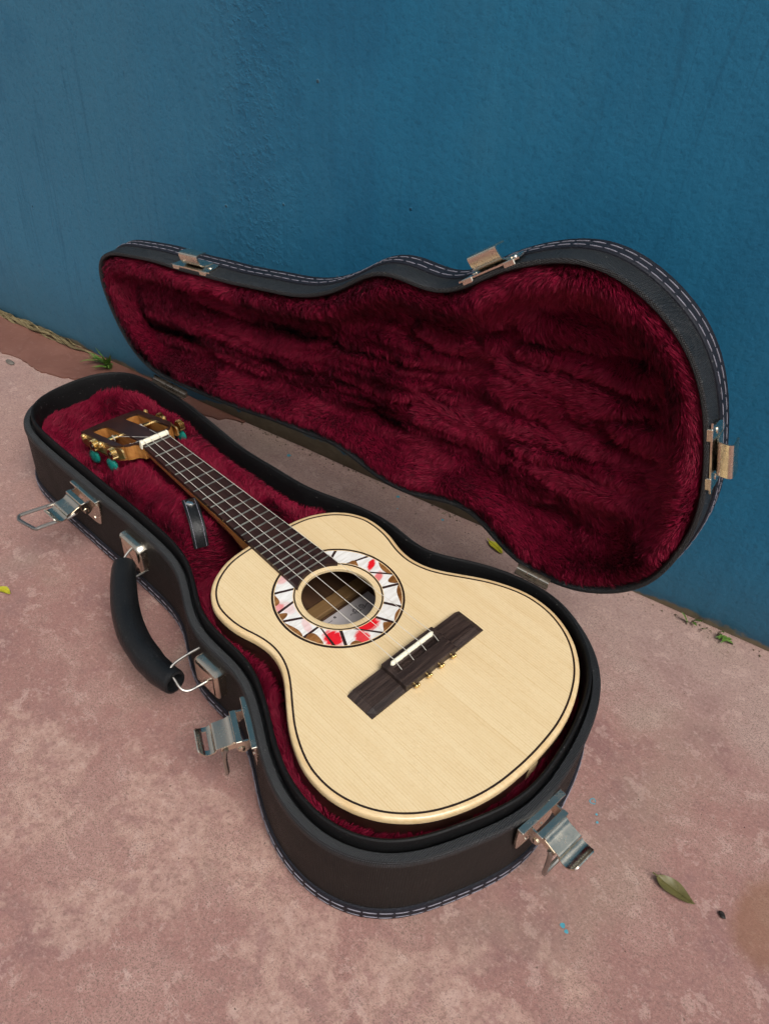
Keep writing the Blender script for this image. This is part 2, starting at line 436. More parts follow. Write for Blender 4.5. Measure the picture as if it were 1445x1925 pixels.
def m_tiles():
    t = NT('painted_rosette_tile')
    CX = .2626
    br = t.noise(1, 4, .65, t.map(sc=(420,60,1), rot=(0,0,.5))); nz = t.noise(240,4,.6);
    c = t.mix(t.ramp(br,.38,.68), (.74,.73,.71), (.60,.575,.54))
    for (u, v), r, rot, k in (((30.4,32.5),(7.5,7),0,1), ((44,15.2),(6.5,5.5),.3,.95), ((37.5,3.2),(6,9.5),.1,1), ((-7.7,-44.0),(2.6,7),-.5,1), ((6.4,-38.6),(2.8,6.5),-.4,.75), ((-21.8,44.5),(4,5),0,.6), ((8,39.8),(7,3),.3,.28), ((-43.3,24),(4,5),0,.4), ((28.9,46),(6,2.6),.8,.75), ((-17,39),(7,5),0,.22)):
        b = t.blob(((CX*1000+u)*S, -v*S), (r[0]*S*1.3, r[1]*S*1.2), br, 1.0, .34, -rot)
        c = t.mix(t.math('MULTIPLY', b, k), c, t.mix(nz, (.55,.006,.012), (.72,.02,.03)))
    return t.done(c, .2, nrm=t.bump(br, .15, .0003), spec=.5)

M = {}
M['ground'] = m_ground(); M['wall'] = m_wall()
M['shell'] = m_leather('brown_black_vinyl', (.0115,.0090,.0078), True, .54, .24, .7)
M['trim'] = m_leather('black_grained_vinyl', (.0135,.0148,.0168), True, .50, .40, .8)
M['vinyl'] = m_leather('smooth_black_vinyl', (.0075,.008,.009), False, .40, .34, .35)
M['liner'] = m_leather('matt_black_liner', (.006,.006,.0065), False, .55, .16, .2)
M['navy'] = m_leather('navy_binding', (.010,.011,.017), False, .55, .25, .4)
M['thread'] = m_plain('pale_thread', (.22,.21,.25), .7, .3)
M['fur'] = m_fur('burgundy_plush', (.162,.0030,.0205))
M['backing'] = m_plain('burgundy_backing', (.05,.003,.009), .9, .1)
M['chrome'] = m_metal('nickel_plate', (.70,.635,.53), .21)
M['hinge'] = m_metal('dull_hinge_metal', (.36,.31,.26), .3, .5)
M['wire'] = m_metal('steel_wire', (.36,.345,.32), .28, .25)
M['brass'] = m_metal('aged_brass', (.78,.55,.24), .40, .3)
M['gold'] = m_metal('bright_brass', (.83,.60,.26), .2, .15)
M['spruce'] = m_spruce()
M['maple'] = m_wood('pale_binding_wood', (.62,.44,.23), (.70,.53,.31), (.60,.41,.20), 20, 300, .3, .5, .4, pore=.05)
M['black'] = m_plain('black_purfling', (.020,.010,.006), .35, .5)
M['rosewood'] = m_wood('dark_rosewood', (.020,.008,.006), (.042,.017,.011), (.012,.005,.004), 8, 160, .36, .4, .12)
M['ebony'] = m_wood('dark_bridge_wood', (.016,.010,.009), (.052,.034,.028), (.008,.005,.005), 420, 22, .46, .28, axis='X', pore=.6)
M['board'] = m_wood('fretboard_wood', (.016,.008,.008), (.034,.015,.013), (.060,.016,.012), 10, 260, .48, .25, pore=.5)
M['cedar'] = m_wood('honey_cedar', (.28,.11,.028), (.40,.18,.05), (.22,.075,.018), 10, 150, .22, .5, .6, pore=.08)
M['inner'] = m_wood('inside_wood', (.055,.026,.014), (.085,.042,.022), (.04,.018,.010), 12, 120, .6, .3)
M['brace'] = m_wood('brace_wood', (.17,.095,.038), (.22,.13,.055), (.14,.075,.028), 220, 10, .6, .3)
M['bone'] = m_plain('bone', (.80,.76,.60), .35, .5, .08, 300)
M['string'] = m_plain('nylon_string', (.55,.52,.46), .3, .5, .1)
M['fret'] = m_metal('fret_wire', (.42,.43,.38), .34, .15)
M['pearl'] = m_plain('green_pearl', (.008,.17,.14), .18, .6, .6, 160, .05)
M['tile'] = m_tiles()
M['paper'] = m_plain('label_paper', (.46,.43,.44), .8, .2, .04, 90)
M['ink'] = m_plain('label_ink', (.03,.028,.03), .7, .2)
M['snap'] = m_metal('snap_metal', (.85,.82,.76), .18, .1)

# ------------------------------------------------------------------ setting: ground and wall
G = 30000
ground = mk('ground', [(-G,-G,0),(G,-G,0),(G,G,0),(-G,G,0)], [(0,1,2,3)], M['ground'], smooth=False, kind='structure')

WALL_O = np.array([-6.0, 183.0]); WALL_A = math.radians(13.0)          # foot line of the wall
WD = np.array([math.cos(WALL_A), math.sin(WALL_A)]); WNrm = np.array([-WD[1], WD[0]])
def wpt(s, out=0.0, z=0.0):
    p = WALL_O+WD*s-WNrm*out; return np.array([p[0], p[1], z])
# painted wall: a gently uneven face, a thick slab behind it
ns, nz_ = 120, 50
ss = np.linspace(-4000, 4500, ns); zs = np.r_[np.linspace(-20, 60, 14), np.linspace(90, 2600, nz_-14)]
V = []; F = []
for z in zs:
    for s in ss:
        y = 6*(vn(np.array([s/420+9]), np.array([z/420+3]), 1)[0]-.5)+2.5*(vn(np.array([s/120+9]), np.array([z/120+3]), 2)[0]-.5)
        if z < 14: y += 3.0*(14-z)/14
        V.append((s, y, z))
for i in range(nz_-1):
    for k in range(ns-1): F.append((i*ns+k, i*ns+k+1, i*ns+ns+k+1, i*ns+ns+k))
o = len(V); V += [(ss[0],150,-20),(ss[-1],150,-20),(ss[-1],150,2600),(ss[0],150,2600)]
a, b, c_, d = 0, ns-1, nz_*ns-1, (nz_-1)*ns
F += [(o+1,o,o+3,o+2),(d,c_,o+2,o+3),(a,d,o+3,o),(c_,b,o+1,o+2)]
wall = mk('wall', V, F, M['wall'], label='tall blue painted wall with paint runs and chips behind the open case', cat='wall')
wall.location = (WALL_O[0]*S, WALL_O[1]*S, 0); wall.rotation_euler = (0,0,WALL_A)

# smooth red-brown cement wash left along the foot of the wall
st = smoothpath([(-3600,-760),(-2600,-520),(-1600,-270),(-1000,-120),(-760,-60),(-620,-20),(-520,0),(-470,10),(-430,11),(-408,21),(-379,25),(-353,28),(-331,36),(-312,48),(-290,70),(-250,98),(-200,116),(-150,128),(-116,140),(-105,152),(-89,160)], 6)
st = st+np.c_[(vn(st[:,0]/6,st[:,1]/6,1)-.5)*4, (vn(st[:,0]/6+7,st[:,1]/6,2)-.5)*4]
up = [wpt(s)[:2]+np.array([0,8]) for s in np.linspace(-84, -3760, 60)]
poly = [tuple(p) for p in st]+[tuple(p) for p in up]
V, F = prism(poly, lambda x,y,h:(x,y,h), -2.0, 2.2)
t = NT('red_brown_cement'); nn_ = t.noise(9,5,.6); ff = t.noise(160,4,.6)
cc = t.mix(t.ramp(nn_,.35,.7), (.145,.062,.045), (.19,.088,.066)); cc = t.mix(t.math('MULTIPLY', t.ramp(ff,.55,.8), .35), cc, (.27,.17,.14))
M['redwash'] = t.done(cc, t.ramp(nn_,.3,.7,(.4,)*3,(.6,)*3), nrm=t.bump(ff,.3,.0006), spec=.35)
mk('painted_strip', V, F, M['redwash'], ground, smooth=False, label='smooth red-brown cement strip along the foot of the wall')

# ------------------------------------------------------------------ guitar case
LIP = [[-149.4,44.8],[-158.8,31.7],[-163.7,16.3],[-165.0,0.2],[-164.0,-16.0],[-161.1,-31.9],[-155.2,-47.0],[-144.9,-59.4],[-131.0,-67.6],[-115.3,-71.5],[-99.2,-72.7],[-83.0,-72.7],[-66.8,-72.2],[-50.6,-71.5],[-34.4,-70.7],[-18.2,-69.9],[-2.0,-69.2],[14.2,-68.5],[30.4,-67.5],[46.5,-66.5],[62.7,-65.7],[78.9,-65.1],[95.1,-64.7],[111.3,-64.6],[127.5,-65.5],[143.5,-68.2],[158.9,-73.1],[173.7,-79.7],[188.4,-86.5],[203.7,-91.8],[219.7,-94.3],[235.9,-94.5],[252.1,-94.3],[268.2,-95.7],[283.9,-99.8],[298.9,-105.9],[313.5,-113.0],[328.0,-120.3],[342.9,-126.6],[358.4,-131.3],[374.4,-133.6],[390.6,-133.3],[406.4,-129.8],[421.0,-122.9],[433.6,-112.7],[443.6,-100.0],[451.3,-85.8],[457.8,-70.9],[463.8,-55.9],[468.8,-40.5],[472.0,-24.6],[472.7,-8.4],[471.4,7.7],[469.0,23.8],[465.8,39.7],[461.6,55.3],[456.2,70.6],[449.1,85.1],[439.8,98.4],[428.3,109.8],[415.0,119.0],[400.5,126.3],[385.1,131.4],[369.1,133.1],[353.0,131.3],[337.3,127.1],[322.2,121.3],[307.8,114.0],[293.8,105.7],[279.5,98.2],[264.0,93.7],[247.8,92.8],[231.6,93.9],[215.4,94.0],[199.4,91.8],[183.8,87.5],[168.5,82.1],[153.2,76.8],[137.6,72.4],[121.6,69.5],[105.5,67.6],[89.4,66.1],[73.3,64.2],[57.2,62.6],[41.0,61.8],[24.8,62.0],[8.6,62.7],[-7.6,63.4],[-23.8,64.1],[-40.0,64.7],[-56.2,64.8],[-72.4,64.1],[-88.5,62.8],[-104.7,61.3],[-120.7,58.8],[-136.1,53.9]]
LIDO = [[-165.8,121.6],[-153.9,132.9],[-138.8,139.4],[-122.7,143.1],[-106.4,146.0],[-90.2,148.8],[-73.8,151.0],[-57.3,152.5],[-40.9,153.8],[-24.4,155.6],[-8.0,157.8],[8.4,159.7],[24.8,161.6],[41.1,164.1],[57.4,166.9],[73.7,169.6],[90.0,172.2],[106.2,175.6],[122.0,180.5],[137.1,187.1],[151.5,195.3],[165.0,204.7],[178.4,214.4],[193.1,221.8],[209.3,224.9],[225.8,224.6],[242.3,225.1],[258.0,230.1],[271.9,239.0],[285.0,249.1],[298.6,258.4],[313.1,266.3],[328.3,272.9],[344.1,277.5],[360.5,278.8],[376.9,276.4],[392.5,271.1],[407.2,263.6],[420.8,254.2],[432.7,242.8],[442.7,229.6],[450.7,215.2],[457.2,200.0],[462.6,184.4],[467.3,168.5],[471.1,152.5],[473.6,136.1],[474.4,119.6],[473.3,103.2],[470.7,86.8],[466.9,70.8],[461.0,55.3],[452.4,41.3],[441.2,29.1],[428.3,18.9],[413.9,10.7],[398.3,5.3],[382.0,3.1],[365.5,3.5],[349.3,6.8],[334.3,13.5],[320.3,22.3],[305.7,30.1],[289.5,32.9],[273.3,30.3],[257.5,25.4],[241.6,21.0],[225.2,18.8],[208.7,19.2],[192.4,22.0],[176.6,26.7],[160.6,30.8],[144.2,32.2],[127.7,30.9],[111.3,28.7],[94.9,27.0],[78.4,25.5],[62.1,23.2],[45.8,20.4],[29.4,17.9],[13.0,16.1],[-3.4,14.5],[-19.9,12.7],[-36.3,11.2],[-52.8,9.9],[-69.3,8.8],[-85.8,7.7],[-102.3,8.0],[-118.4,11.3],[-133.1,18.8],[-145.4,29.7],[-155.0,43.2],[-162.2,58.0],[-167.6,73.7],[-171.2,89.8],[-171.5,106.2]]
NO = 320
LIPO = ccw(fft_up(LIP, NO)); LIDP = ccw(fft_up(LIDO, NO))
CH = 88.0
CASE0 = np.array([155.0, 0, 0])
case = empty('guitar_case', CASE0, label='open black guitar case lined with burgundy plush, its lid raised against the blue wall', cat='guitar case')
def cl(V): return np.asarray(V, float)-CASE0               # world mm -> case-local mm

V, F = loft(LIPO, [(4,1.5),(9,1.5),(10,4),(10,18),(9.2,45),(8.4,72.5),(1,72.8)], flat3, cap0=True)
base = mk('base_shell', cl(V), F, M['shell'], case)
V, F = loft(LIPO, [(-.5,73),(1.3,73.5),(2.1,78.6),(2.8,79.6),(6.6,79.6),(8.0,79.0),(8.9,77.6),(9.2,75.2),(9.2,73.4),(8.8,72.6),(7.8,72.4)], flat3)
mk('rim_trim', cl(V), F, M['trim'], base)
V, F = loft(LIPO, [(0,72),(.1,86.4),(-.3,87.5),(-1.4,88),(-2.5,87.6),(-3.2,86.4),(-4.0,78),(-5,50),(-5,14)], flat3)
mk('inner_lip', cl(V), F, M['liner'], base)
V, F = loft(LIPO, [(9.5,15.6),(11.2,15.4),(11.8,14.2),(12.1,9),(11.9,3.5),(11.2,1.4),(9,.5),(4,.5)], flat3)
mk('base_binding', cl(V), F, M['navy'], base)

def stitches(outline, d, h, to3, ln=9.2, gap=1.8, r=.36):
    P = offset(outline, d); Q = np.vstack([P,P[:1]]); s = np.r_[0,np.cumsum(np.hypot(*np.diff(Q,axis=0).T))]
    m = MB(); n = int(s[-1]/(ln+gap)); st_ = s[-1]/n
    for i in range(n):
        a = i*st_+random.uniform(-.4,.4); q = a+np.array([0,.15,.5,.85,1])*(ln+random.uniform(-.7,.7))
        xy = np.c_[np.interp(q%s[-1],s,Q[:,0]), np.interp(q%s[-1],s,Q[:,1])]
        jit = random.uniform(-.35,.35)
        pts = to3(xy, h+jit)
        m.add(*tube(pts, [r*.5,r,r*1.1,r,r*.5], 5))
    return m
m = stitches(LIPO, 12.15, 12.2, flat3); m2 = stitches(LIPO, 12.1, 6.0, flat3); m.add(m2.v, m2.f)
m.v = cl(m.v).tolist(); mb('base_stitching', m, M['thread'], base, kind='stuff')

# lid frame
HD = np.array([.98786322,.15532633,0]); HN = np.array([-HD[1],HD[0],0]); PHI = math.radians(92)
LW = math.cos(PHI)*HN+math.sin(PHI)*np.array([0,0,1.]); LC = np.cross(LW, HD); 
if LC@HN < 0: LC = -LC
LA = HN*88.0+np.array([0,0,CH-7])
def lid3(P, c): P = np.asarray(P, float); return LA+P[:,:1]*HD+P[:,1:2]*LW+LC*c
def lidV(P, c): P = np.asarray(P, float); return LA+P[:,:1]*HD+P[:,1:2]*LW+np.asarray(c)[:,None]*LC

V, F = loft(LIDP, [(-5,33),(-4.6,8),(-4.2,1.4),(-3.2,.2),(-1.2,0),(-.3,.6),(0,2),(0,12),(0,20),(-.5,33),(-4,36.5),(-14,38)], lid3, cap1=True)
lid = mk('lid_shell', cl(V), F, M['trim'], case, label='raised lid with burgundy plush inside and double white stitching round its edge')
V, F = loft(LIDP, [(-.2,18.6),(1.0,18.9),(1.6,20),(1.8,24),(1.6,29),(1.4,31),(2.1,33),(1.4,35),(-2,37),(-8,38.2)], lid3)
mk('lid_binding', cl(V), F, M['navy'], lid)
m = stitches(LIDP, 1.9, 21.6, lid3); m2 = stitches(LIDP, 1.8, 29.0, lid3); m.add(m2.v, m2.f)
m.v = cl(m.v).tolist(); mb('lid_stitching', m, M['thread'], lid, kind='stuff')

# ---- plush lining ---------------------------------------------------------
def sdist(P, outline):
    """signed distance, positive inside"""
    out = np.zeros(len(P)); O = resample(outline, 480)
    A = O; B = np.roll(O,-1,0); n = onormals(O)
    for i in range(0, len(P), 4000):
        p = P[i:i+4000]; d2 = ((p[:,None]-A[None])**2).sum(2); j = d2.argmin(1)
        sg = np.sign(-((p-A[j])*n[j]).sum(1)); out[i:i+4000] = np.sqrt(d2[np.arange(len(p)),j])*sg
    return out
class Field:
    def __init__(s, outline, fn, st=2.5):
        lo = outline.min(0)-4; hi = outline.max(0)+4
        s.lo = lo; s.st = st; s.nx, s.ny = (np.ceil((hi-lo)/st).astype(int)+1)
        gx, gy = np.meshgrid(lo[0]+st*np.arange(s.nx), lo[1]+st*np.arange(s.ny), indexing='ij')
        P = np.c_[gx.ravel(), gy.ravel()]; s.sd = sdist(P, outline).reshape(s.nx,s.ny)
        s.h = fn(gx, gy, s.sd); s.gx, s.gy = gx, gy
        s.dx, s.dy = np.gradient(s.h, st)
    def q(s, arr, P):
        f = (P-s.lo)/s.st; i = np.clip(f.astype(int), 0, [s.nx-2, s.ny-2]); t = f-i
        a = arr[i[:,0],i[:,1]]; b = arr[i[:,0]+1,i[:,1]]; c = arr[i[:,0],i[:,1]+1]; d = arr[i[:,0]+1,i[:,1]+1]
        return (a*(1-t[:,0])+b*t[:,0])*(1-t[:,1])+(c*(1-t[:,0])+d*t[:,0])*t[:,1]
    def mesh(s, sdmin):
        ok = s.sd > sdmin; idx = -np.ones((s.nx,s.ny), int); V = []; F = []
        idx[ok] = np.arange(ok.sum()); V = np.c_[s.gx[ok], s.gy[ok], s.h[ok]]
        q = ok[:-1,:-1]&ok[1:,:-1]&ok[1:,1:]&ok[:-1,1:]
        ii, jj = np.nonzero(q)
        F = np.c_[idx[ii,jj], idx[ii+1,jj], idx[ii+1,jj+1], idx[ii,jj+1]]
        return V, F.tolist()

def fur_mesh(name, root, nrm, tan, length, width, parent, mat, clump=0.5, cell=6.0, uv=None, curl=.35, keep=None):
    """vectorised plush: every strand is a tapering bent ribbon"""
    n = len(root)
    # clump centres: nearest jittered cell centre in uv
    ci = np.floor(uv/cell).astype(int)
    jx = _tab[0][(ci[:,0])%256,(ci[:,1])%256]; jy = _tab[1][(ci[:,0])%256,(ci[:,1])%256]
    cu = (ci+.5+np.c_[jx-.5,jy-.5]*.8)*cell-uv
    crand = _tab[2][(ci[:,0])%256,(ci[:,1])%256]
    e1 = tan[0]; e2 = tan[1]
    lean = tan[2]
    L = length*(.65+.5*RNG.random(n))*(.75+.5*crand)
    pull = (e1*cu[:,:1]+e2*cu[:,1:2])*clump
    d0 = nrm*(.9+.3*RNG.random((n,1)))+lean*.45+RNG.normal(0,.16,(n,3)); d0 /= np.linalg.norm(d0,axis=1)[:,None]
    d1 = nrm*.35+lean*1.0+RNG.normal(0,curl,(n,3)); d1 /= np.linalg.norm(d1,axis=1)[:,None]
    p0 = root-nrm*1.0; p1 = p0+d0*L[:,None]*.38+pull*.25
    p2 = p1+(d0*.45+d1*.55)*L[:,None]*.34+pull*.35; p3 = p2+d1*L[:,None]*.34+pull*.4
    if keep is not None:
        k = keep(p3); p0, p1, p2, p3, nrm, crand = p0[k], p1[k], p2[k], p3[k], nrm[k], crand[k]; n = len(p0)
    ax = p3-p0; ax /= np.linalg.norm(ax,axis=1)[:,None]
    sdv = np.cross(ax, nrm+RNG.normal(0,.5,(n,3))); sdv /= np.linalg.norm(sdv,axis=1)[:,None]+1e-9
    w = width*(.7+.6*RNG.random((n,1)))*.5
    V = np.stack([p0-sdv*w,p0+sdv*w,p1-sdv*w*.95,p1+sdv*w*.95,p2-sdv*w*.7,p2+sdv*w*.7,p3],1).reshape(-1,3)
    fn = nrm-ax*(nrm*ax).sum(1)[:,None]*.8+sdv*RNG.normal(0,.35,(n,1)); fn /= np.linalg.norm(fn,axis=1)[:,None]
    FN = np.repeat(fn[:,None],7,1).reshape(-1,3)
    rn = np.clip(.25+.35*RNG.random(n)+.22*(crand-.5), 0, 1); RN = np.repeat(rn,7)
    base_i = (np.arange(n)*7)[:,None]
    loops = (base_i+np.array([0,1,3,2, 2,3,5,4, 4,5,6])).ravel()
    starts = ((np.arange(n)*11)[:,None]+np.array([0,4,8])).ravel(); tot = np.tile([4,4,3], n)
    me = bpy.data.meshes.new(name)
    me.vertices.add(n*7); me.vertices.foreach_set('co', ((V-CASE0)*S).astype(np.float32).ravel())
    me.loops.add(n*11); me.loops.foreach_set('vertex_index', loops.astype(np.int32))
    me.polygons.add(n*3); me.polygons.foreach_set('loop_start', starts.astype(np.int32))
    try: me.polygons.foreach_set('loop_total', tot.astype(np.int32))
    except Exception: pass
    me.polygons.foreach_set('use_smooth', np.ones(n*3,bool))
    a = me.attributes.new('fn','FLOAT_VECTOR','POINT'); a.data.foreach_set('vector', FN.astype(np.float32).ravel())
    a = me.attributes.new('rnd','FLOAT','POINT'); a.data.foreach_set('value', RN.astype(np.float32))
    me.materials.append(mat); me.update(calc_edges=True)
    return link(bpy.data.objects.new(name, me), parent, kind='stuff')

def hbase(x, y, sd):
    w = (vn(x/22,y/22,0)-.5)*7+(vn(x/10,y/10,1)-.5)*2.0
    roll = 62+5*np.exp(-((sd-11)/6)**2)
    cav = roll+(14-roll)*sstep(13,22,sd)
    bl = 61+13*sstep(5,24,sd)+w
    ch = sstep(23,16,np.abs(y)); bl = bl*(1-ch)+66*ch
    pk = sstep(112,126,x)*sstep(182,168,x)*sstep(56,46,np.abs(y+14)); bl = bl*(1-pk)+26*pk
    hd = 63-22*sstep(10,34,sd)+w*1.6
    t1 = sstep(-22,-6,x-np.where(y<0,-4,6)*0); z = hd*(1-t1)+bl*t1
    t2 = sstep(158,172,x-.10*np.abs(y)); z = z*(1-t2)+cav*t2
    return z
FB = Field(LIPO, hbase, 2.0)
V, F = FB.mesh(3.0); mk('lining_base', cl(V), F, M['backing'], base)

def flow(P, k=0, sc=42., base_a=0.0):
    a = base_a+2.6*(vn(P[:,0]/sc+11*k,P[:,1]/sc+5,k)-.5)+1.3*(vn(P[:,0]/(sc*.35)+3,P[:,1]/(sc*.35)+k,k+1)-.5)
    return np.cos(a), np.sin(a)

def sample(field, n):
    P = field.lo+RNG.random((n,2))*(np.array([field.nx-1,field.ny-1])*field.st); return P
# base plush
P = sample(FB, 400000); sd = FB.q(FB.sd, P); 
near = (P[:,0] > 185)
gb_in = (sd > 26) & near
keep = (sd > 5.5) & ~gb_in & ~((np.abs(P[:,1]) < 15) & (P[:,0] > -2) & (P[:,0] < 175))
P = P[keep]; h = FB.q(FB.h,P); gx = FB.q(FB.dx,P); gy = FB.q(FB.dy,P)
nr = np.c_[-gx,-gy,np.ones(len(P))]; 
nl = np.linalg.norm(nr,axis=1); nr /= nl[:,None]
cx_, sy_ = flow(P,0,46.,2.4)
ln = np.c_[cx_,sy_,np.zeros(len(P))]; ln -= nr*(ln*nr).sum(1)[:,None]
e1 = np.tile([1.,0,0],(len(P),1)); e2 = np.tile([0,1.,0],(len(P),1))
fur_mesh('base_plush', np.c_[P,h], nr, (e1,e2,ln), 8.5, .55, base, M['fur'], .30, 4.0, P, curl=.16, keep=lambda q: FB.q(FB.sd, np.clip(q[:,:2], FB.lo, FB.lo+FB.st*(np.array([FB.nx,FB.ny])-1.01))) > 4.6)

def hlid(a, b, sd):
    inn = sstep(30,48,sd)
    q = b-.10*a+11*(vn(a/70,b/40,1)-.5)
    fan = sstep(-70,10,a)*sstep(300,235,a)
    rid = 3.2*np.sin(q*2*np.pi/12.5)*fan*sstep(.25,.6,vn(a/60+4,b/18,2))
    n1 = np.abs(vn(a/85+3,(b-.13*a)/21,3)-.5)*2; n2 = np.abs(vn(a/48+8,(b+.05*a)/19+4,0)-.5)*2
    fold = 10*np.exp(-(n1/.17)**2)+6*np.exp(-(n2/.15)**2)*sstep(120,200,a)+(vn(a/110+b/300+3,(b-.12*a)/24,1)-.5)*12*(1-.45*fan)+(vn(a/34,b/22,0)-.5)*5
    lump = (vn(a/60+9,b/60+2,2)-.5)*12*sstep(230,300,a)
    roll = 10-9.0*np.exp(-((sd-15)/8)**2)+(vn(a/20,b/20,1)-.5)*2.5
    return np.minimum(roll+(19-roll)*sstep(19,33,sd)+(rid+fold+lump)*inn, 32.5)
FL = Field(LIDP, hlid, 2.5)
V, F = FL.mesh(3.0); mk('lid_lining', cl(lidV(V[:,:2], V[:,2])), [f[::-1] for f in F], M['backing'], lid)
P = sample(FL, 470000); sd = FL.q(FL.sd,P); keep = sd > 6.5; P = P[keep]; sd = sd[keep]
h = FL.q(FL.h,P); gx = FL.q(FL.dx,P); gy = FL.q(FL.dy,P)
nr = gx[:,None]*HD+gy[:,None]*LW-LC; nr /= np.linalg.norm(nr,axis=1)[:,None]
qq = 3.4*(vn(P[:,0]/95+2,(P[:,1]-.12*P[:,0])/13,2)-.5)
cx_, sy_ = flow(P,1,60.,-1.3+qq*sstep(26,44,sd))
ln = cx_[:,None]*HD+sy_[:,None]*LW; ln -= nr*(ln*nr).sum(1)[:,None]
e1 = np.tile(HD,(len(P),1)); e2 = np.tile(LW,(len(P),1))
fur_mesh('lid_plush', lidV(P,h), nr, (e1,e2,ln), 7.5, .6, lid, M['fur'], .28, 4.0, P, curl=.16, keep=lambda q: FL.q(FL.sd, np.clip(np.c_[(q-LA)@HD,(q-LA)@LW], FL.lo, FL.lo+FL.st*(np.array([FL.nx,FL.ny])-1.01))) > 4.4)

# ---- fittings --------------------------------------------------------------
def frame_on(outline, xy, d):
    """closest outline point to xy -> (point, tangent, outward normal)"""
    P = offset(outline, d); j = ((P-np.asarray(xy))**2).sum(1).argmin(); n = onormals(outline)[j]
    tn = np.array([-n[1], n[0]]); return P[j], tn, n

def place(o, p, ex, ey, ez):
    m = Matrix.Identity(4)
    for i in range(3):
        m[i][0] = ex[i]; m[i][1] = ey[i]; m[i][2] = ez[i]; m[i][3] = (p[i]-CASE0[i])*S
    o.matrix_local = m

def latch(xy, z, mode, slot, label):
    p, tn, n = frame_on(LIPO, xy, 8.9)
    poly = smoothpath([(-22,0),(-21.6,-12),(-19.5,-24),(-17.5,-29),(-14,-31),(-6,-32.5),(6,-32.5),(14,-31),(17.5,-29),(19.5,-24),(21.6,-12),(22,0)], 3)
    poly = [tuple(q) for q in poly]
    V, F = prism(poly, lambda x,h,y:(x,y,h), 0, 1.4)
    m = MB().add(V, [f[::-1] for f in F]); m.add(*bbox(-22,22,-.5,4.6,-.2,1.6,.4))
    for sx in (-17,17): m.add(*lathe([(1.2,2.2),(2.0,2.0),(2.5,1.1)], (sx,0,-6), (0,1,0), 10))
    for sx in (-8,8): m.add(*lathe([(1.2,1.8),(2.0,1.5),(2.4,.7)], (sx,0,-27), (0,1,0), 10))
    o = mb('latch', m, M['chrome'], case, label=label, smooth=True, ang=30)
    place(o, (p[0],p[1],z), (tn[0],tn[1],0), (n[0],n[1],0), (0,0,1))
    # hinge bracket: two cheeks, cross bar, pin with rivet heads
    m = MB()
    for sx in (-13.2,12.0):
        ck = [(1.2,-1.5),(13.6,-1.0),(14.2,-3),(13.2,-10),(10.5,-14.5),(7.5,-14.5),(1.2,-9)]
        V, F = prism([q for q in ck[::-1]], lambda y,h,x:(x,y,h), sx, sx+1.2); m.add(V, F)
    m.add(*bbox(-13.6,13.6,9.2,14.0,-1.8,-.2,.4))
    m.add(*cyl((-14.2,10.3,-9.8),(14.2,10.3,-9.8),1.5,12))
    for sx in (-1,1): m.add(*lathe([(0,2.6),(.6,2.6),(1.0,1.4)], (sx*13.3,10.3,-9.8), (sx,0,0), 12))
    mb('latch_bracket', m, M['chrome'], o, ang=30)
    # lever
    pth = smoothpath([(12.5,-2.6),(15,-2.8),(17,-4.2),(19,-5.0),(25,-6.2),(27.2,-6.8),(28.4,-8.6),(31,-9.9),(34.5,-9.9),(37.6,-8.2),(39.6,-5.2)], 4)
    ny = len(pth); hw = np.interp(np.linspace(0,1,ny), [0,.45,.6,.8,.95,1], [11.2,11.2,11.6,11.6,10.2,8.2])
    mask = (lambda i,k: (ny-12) <= i < (ny-8) and 2 <= k < 10) if slot else None
    mb('latch_lever', MB().add(*strip(pth, hw, 1.1, 12, mask)), M['chrome'], o, ang=50)
    for sx in (-1,1):
        V, F = prism([(13,-3.4),(15,-3.6),(24,-6.8),(24.5,-9.5),(21,-11),(12,-9)][::-1], lambda y,h,x:(x,y,h), sx*10.9-.55, sx*10.9+.55)
        mk('lever_cheek', V, F, M['chrome'], o, smooth=False)
    # wire bail
    if mode == 'hang':
        Q = [(-11.8,20.5,-8.2),(-12.4,22,-10.5),(-11.6,22.6,-22),(-9.6,22.2,-40.5),(-8.2,22,-42.6),(-6,21.9,-43.2),(6,21.9,-43.2),(8.2,22,-42.6),(9.6,22.2,-40.5),(11.6,22.6,-22),(12.4,22,-10.5),(11.8,20.5,-8.2)]
    else:
        Q = [(-11.8,20.5,-8.2),(-13.5,23,-9),(-22,38,-13),(-30,52,-17),(-30.2,55,-17.6),(-28,57,-18),(-24,57.4,-18),(-6,54,-17.4),(-2.5,52.2,-17),(-1.5,49,-16),(10.5,26,-10),(11.8,20.5,-8.2)]
    Q = np.array(Q); Qs = np.vstack([Q[0], smoothpath(Q[1:-1], 4), Q[-1]])
    mb('wire_bail', MB().add(*tube(Qs, 1.7, 8)), M['wire'], o)
    return o
LT = 73.0
latch((-4,-74), LT, 'out', False, 'nickel latch near the headstock end with its wire bail swung outwards')
latch((300,-118), LT, 'hang', True, 'nickel latch at the lower bout side with slotted curled lever')
latch((477,-17), LT, 'hang', False, 'nickel latch at the rounded tail end of the case')

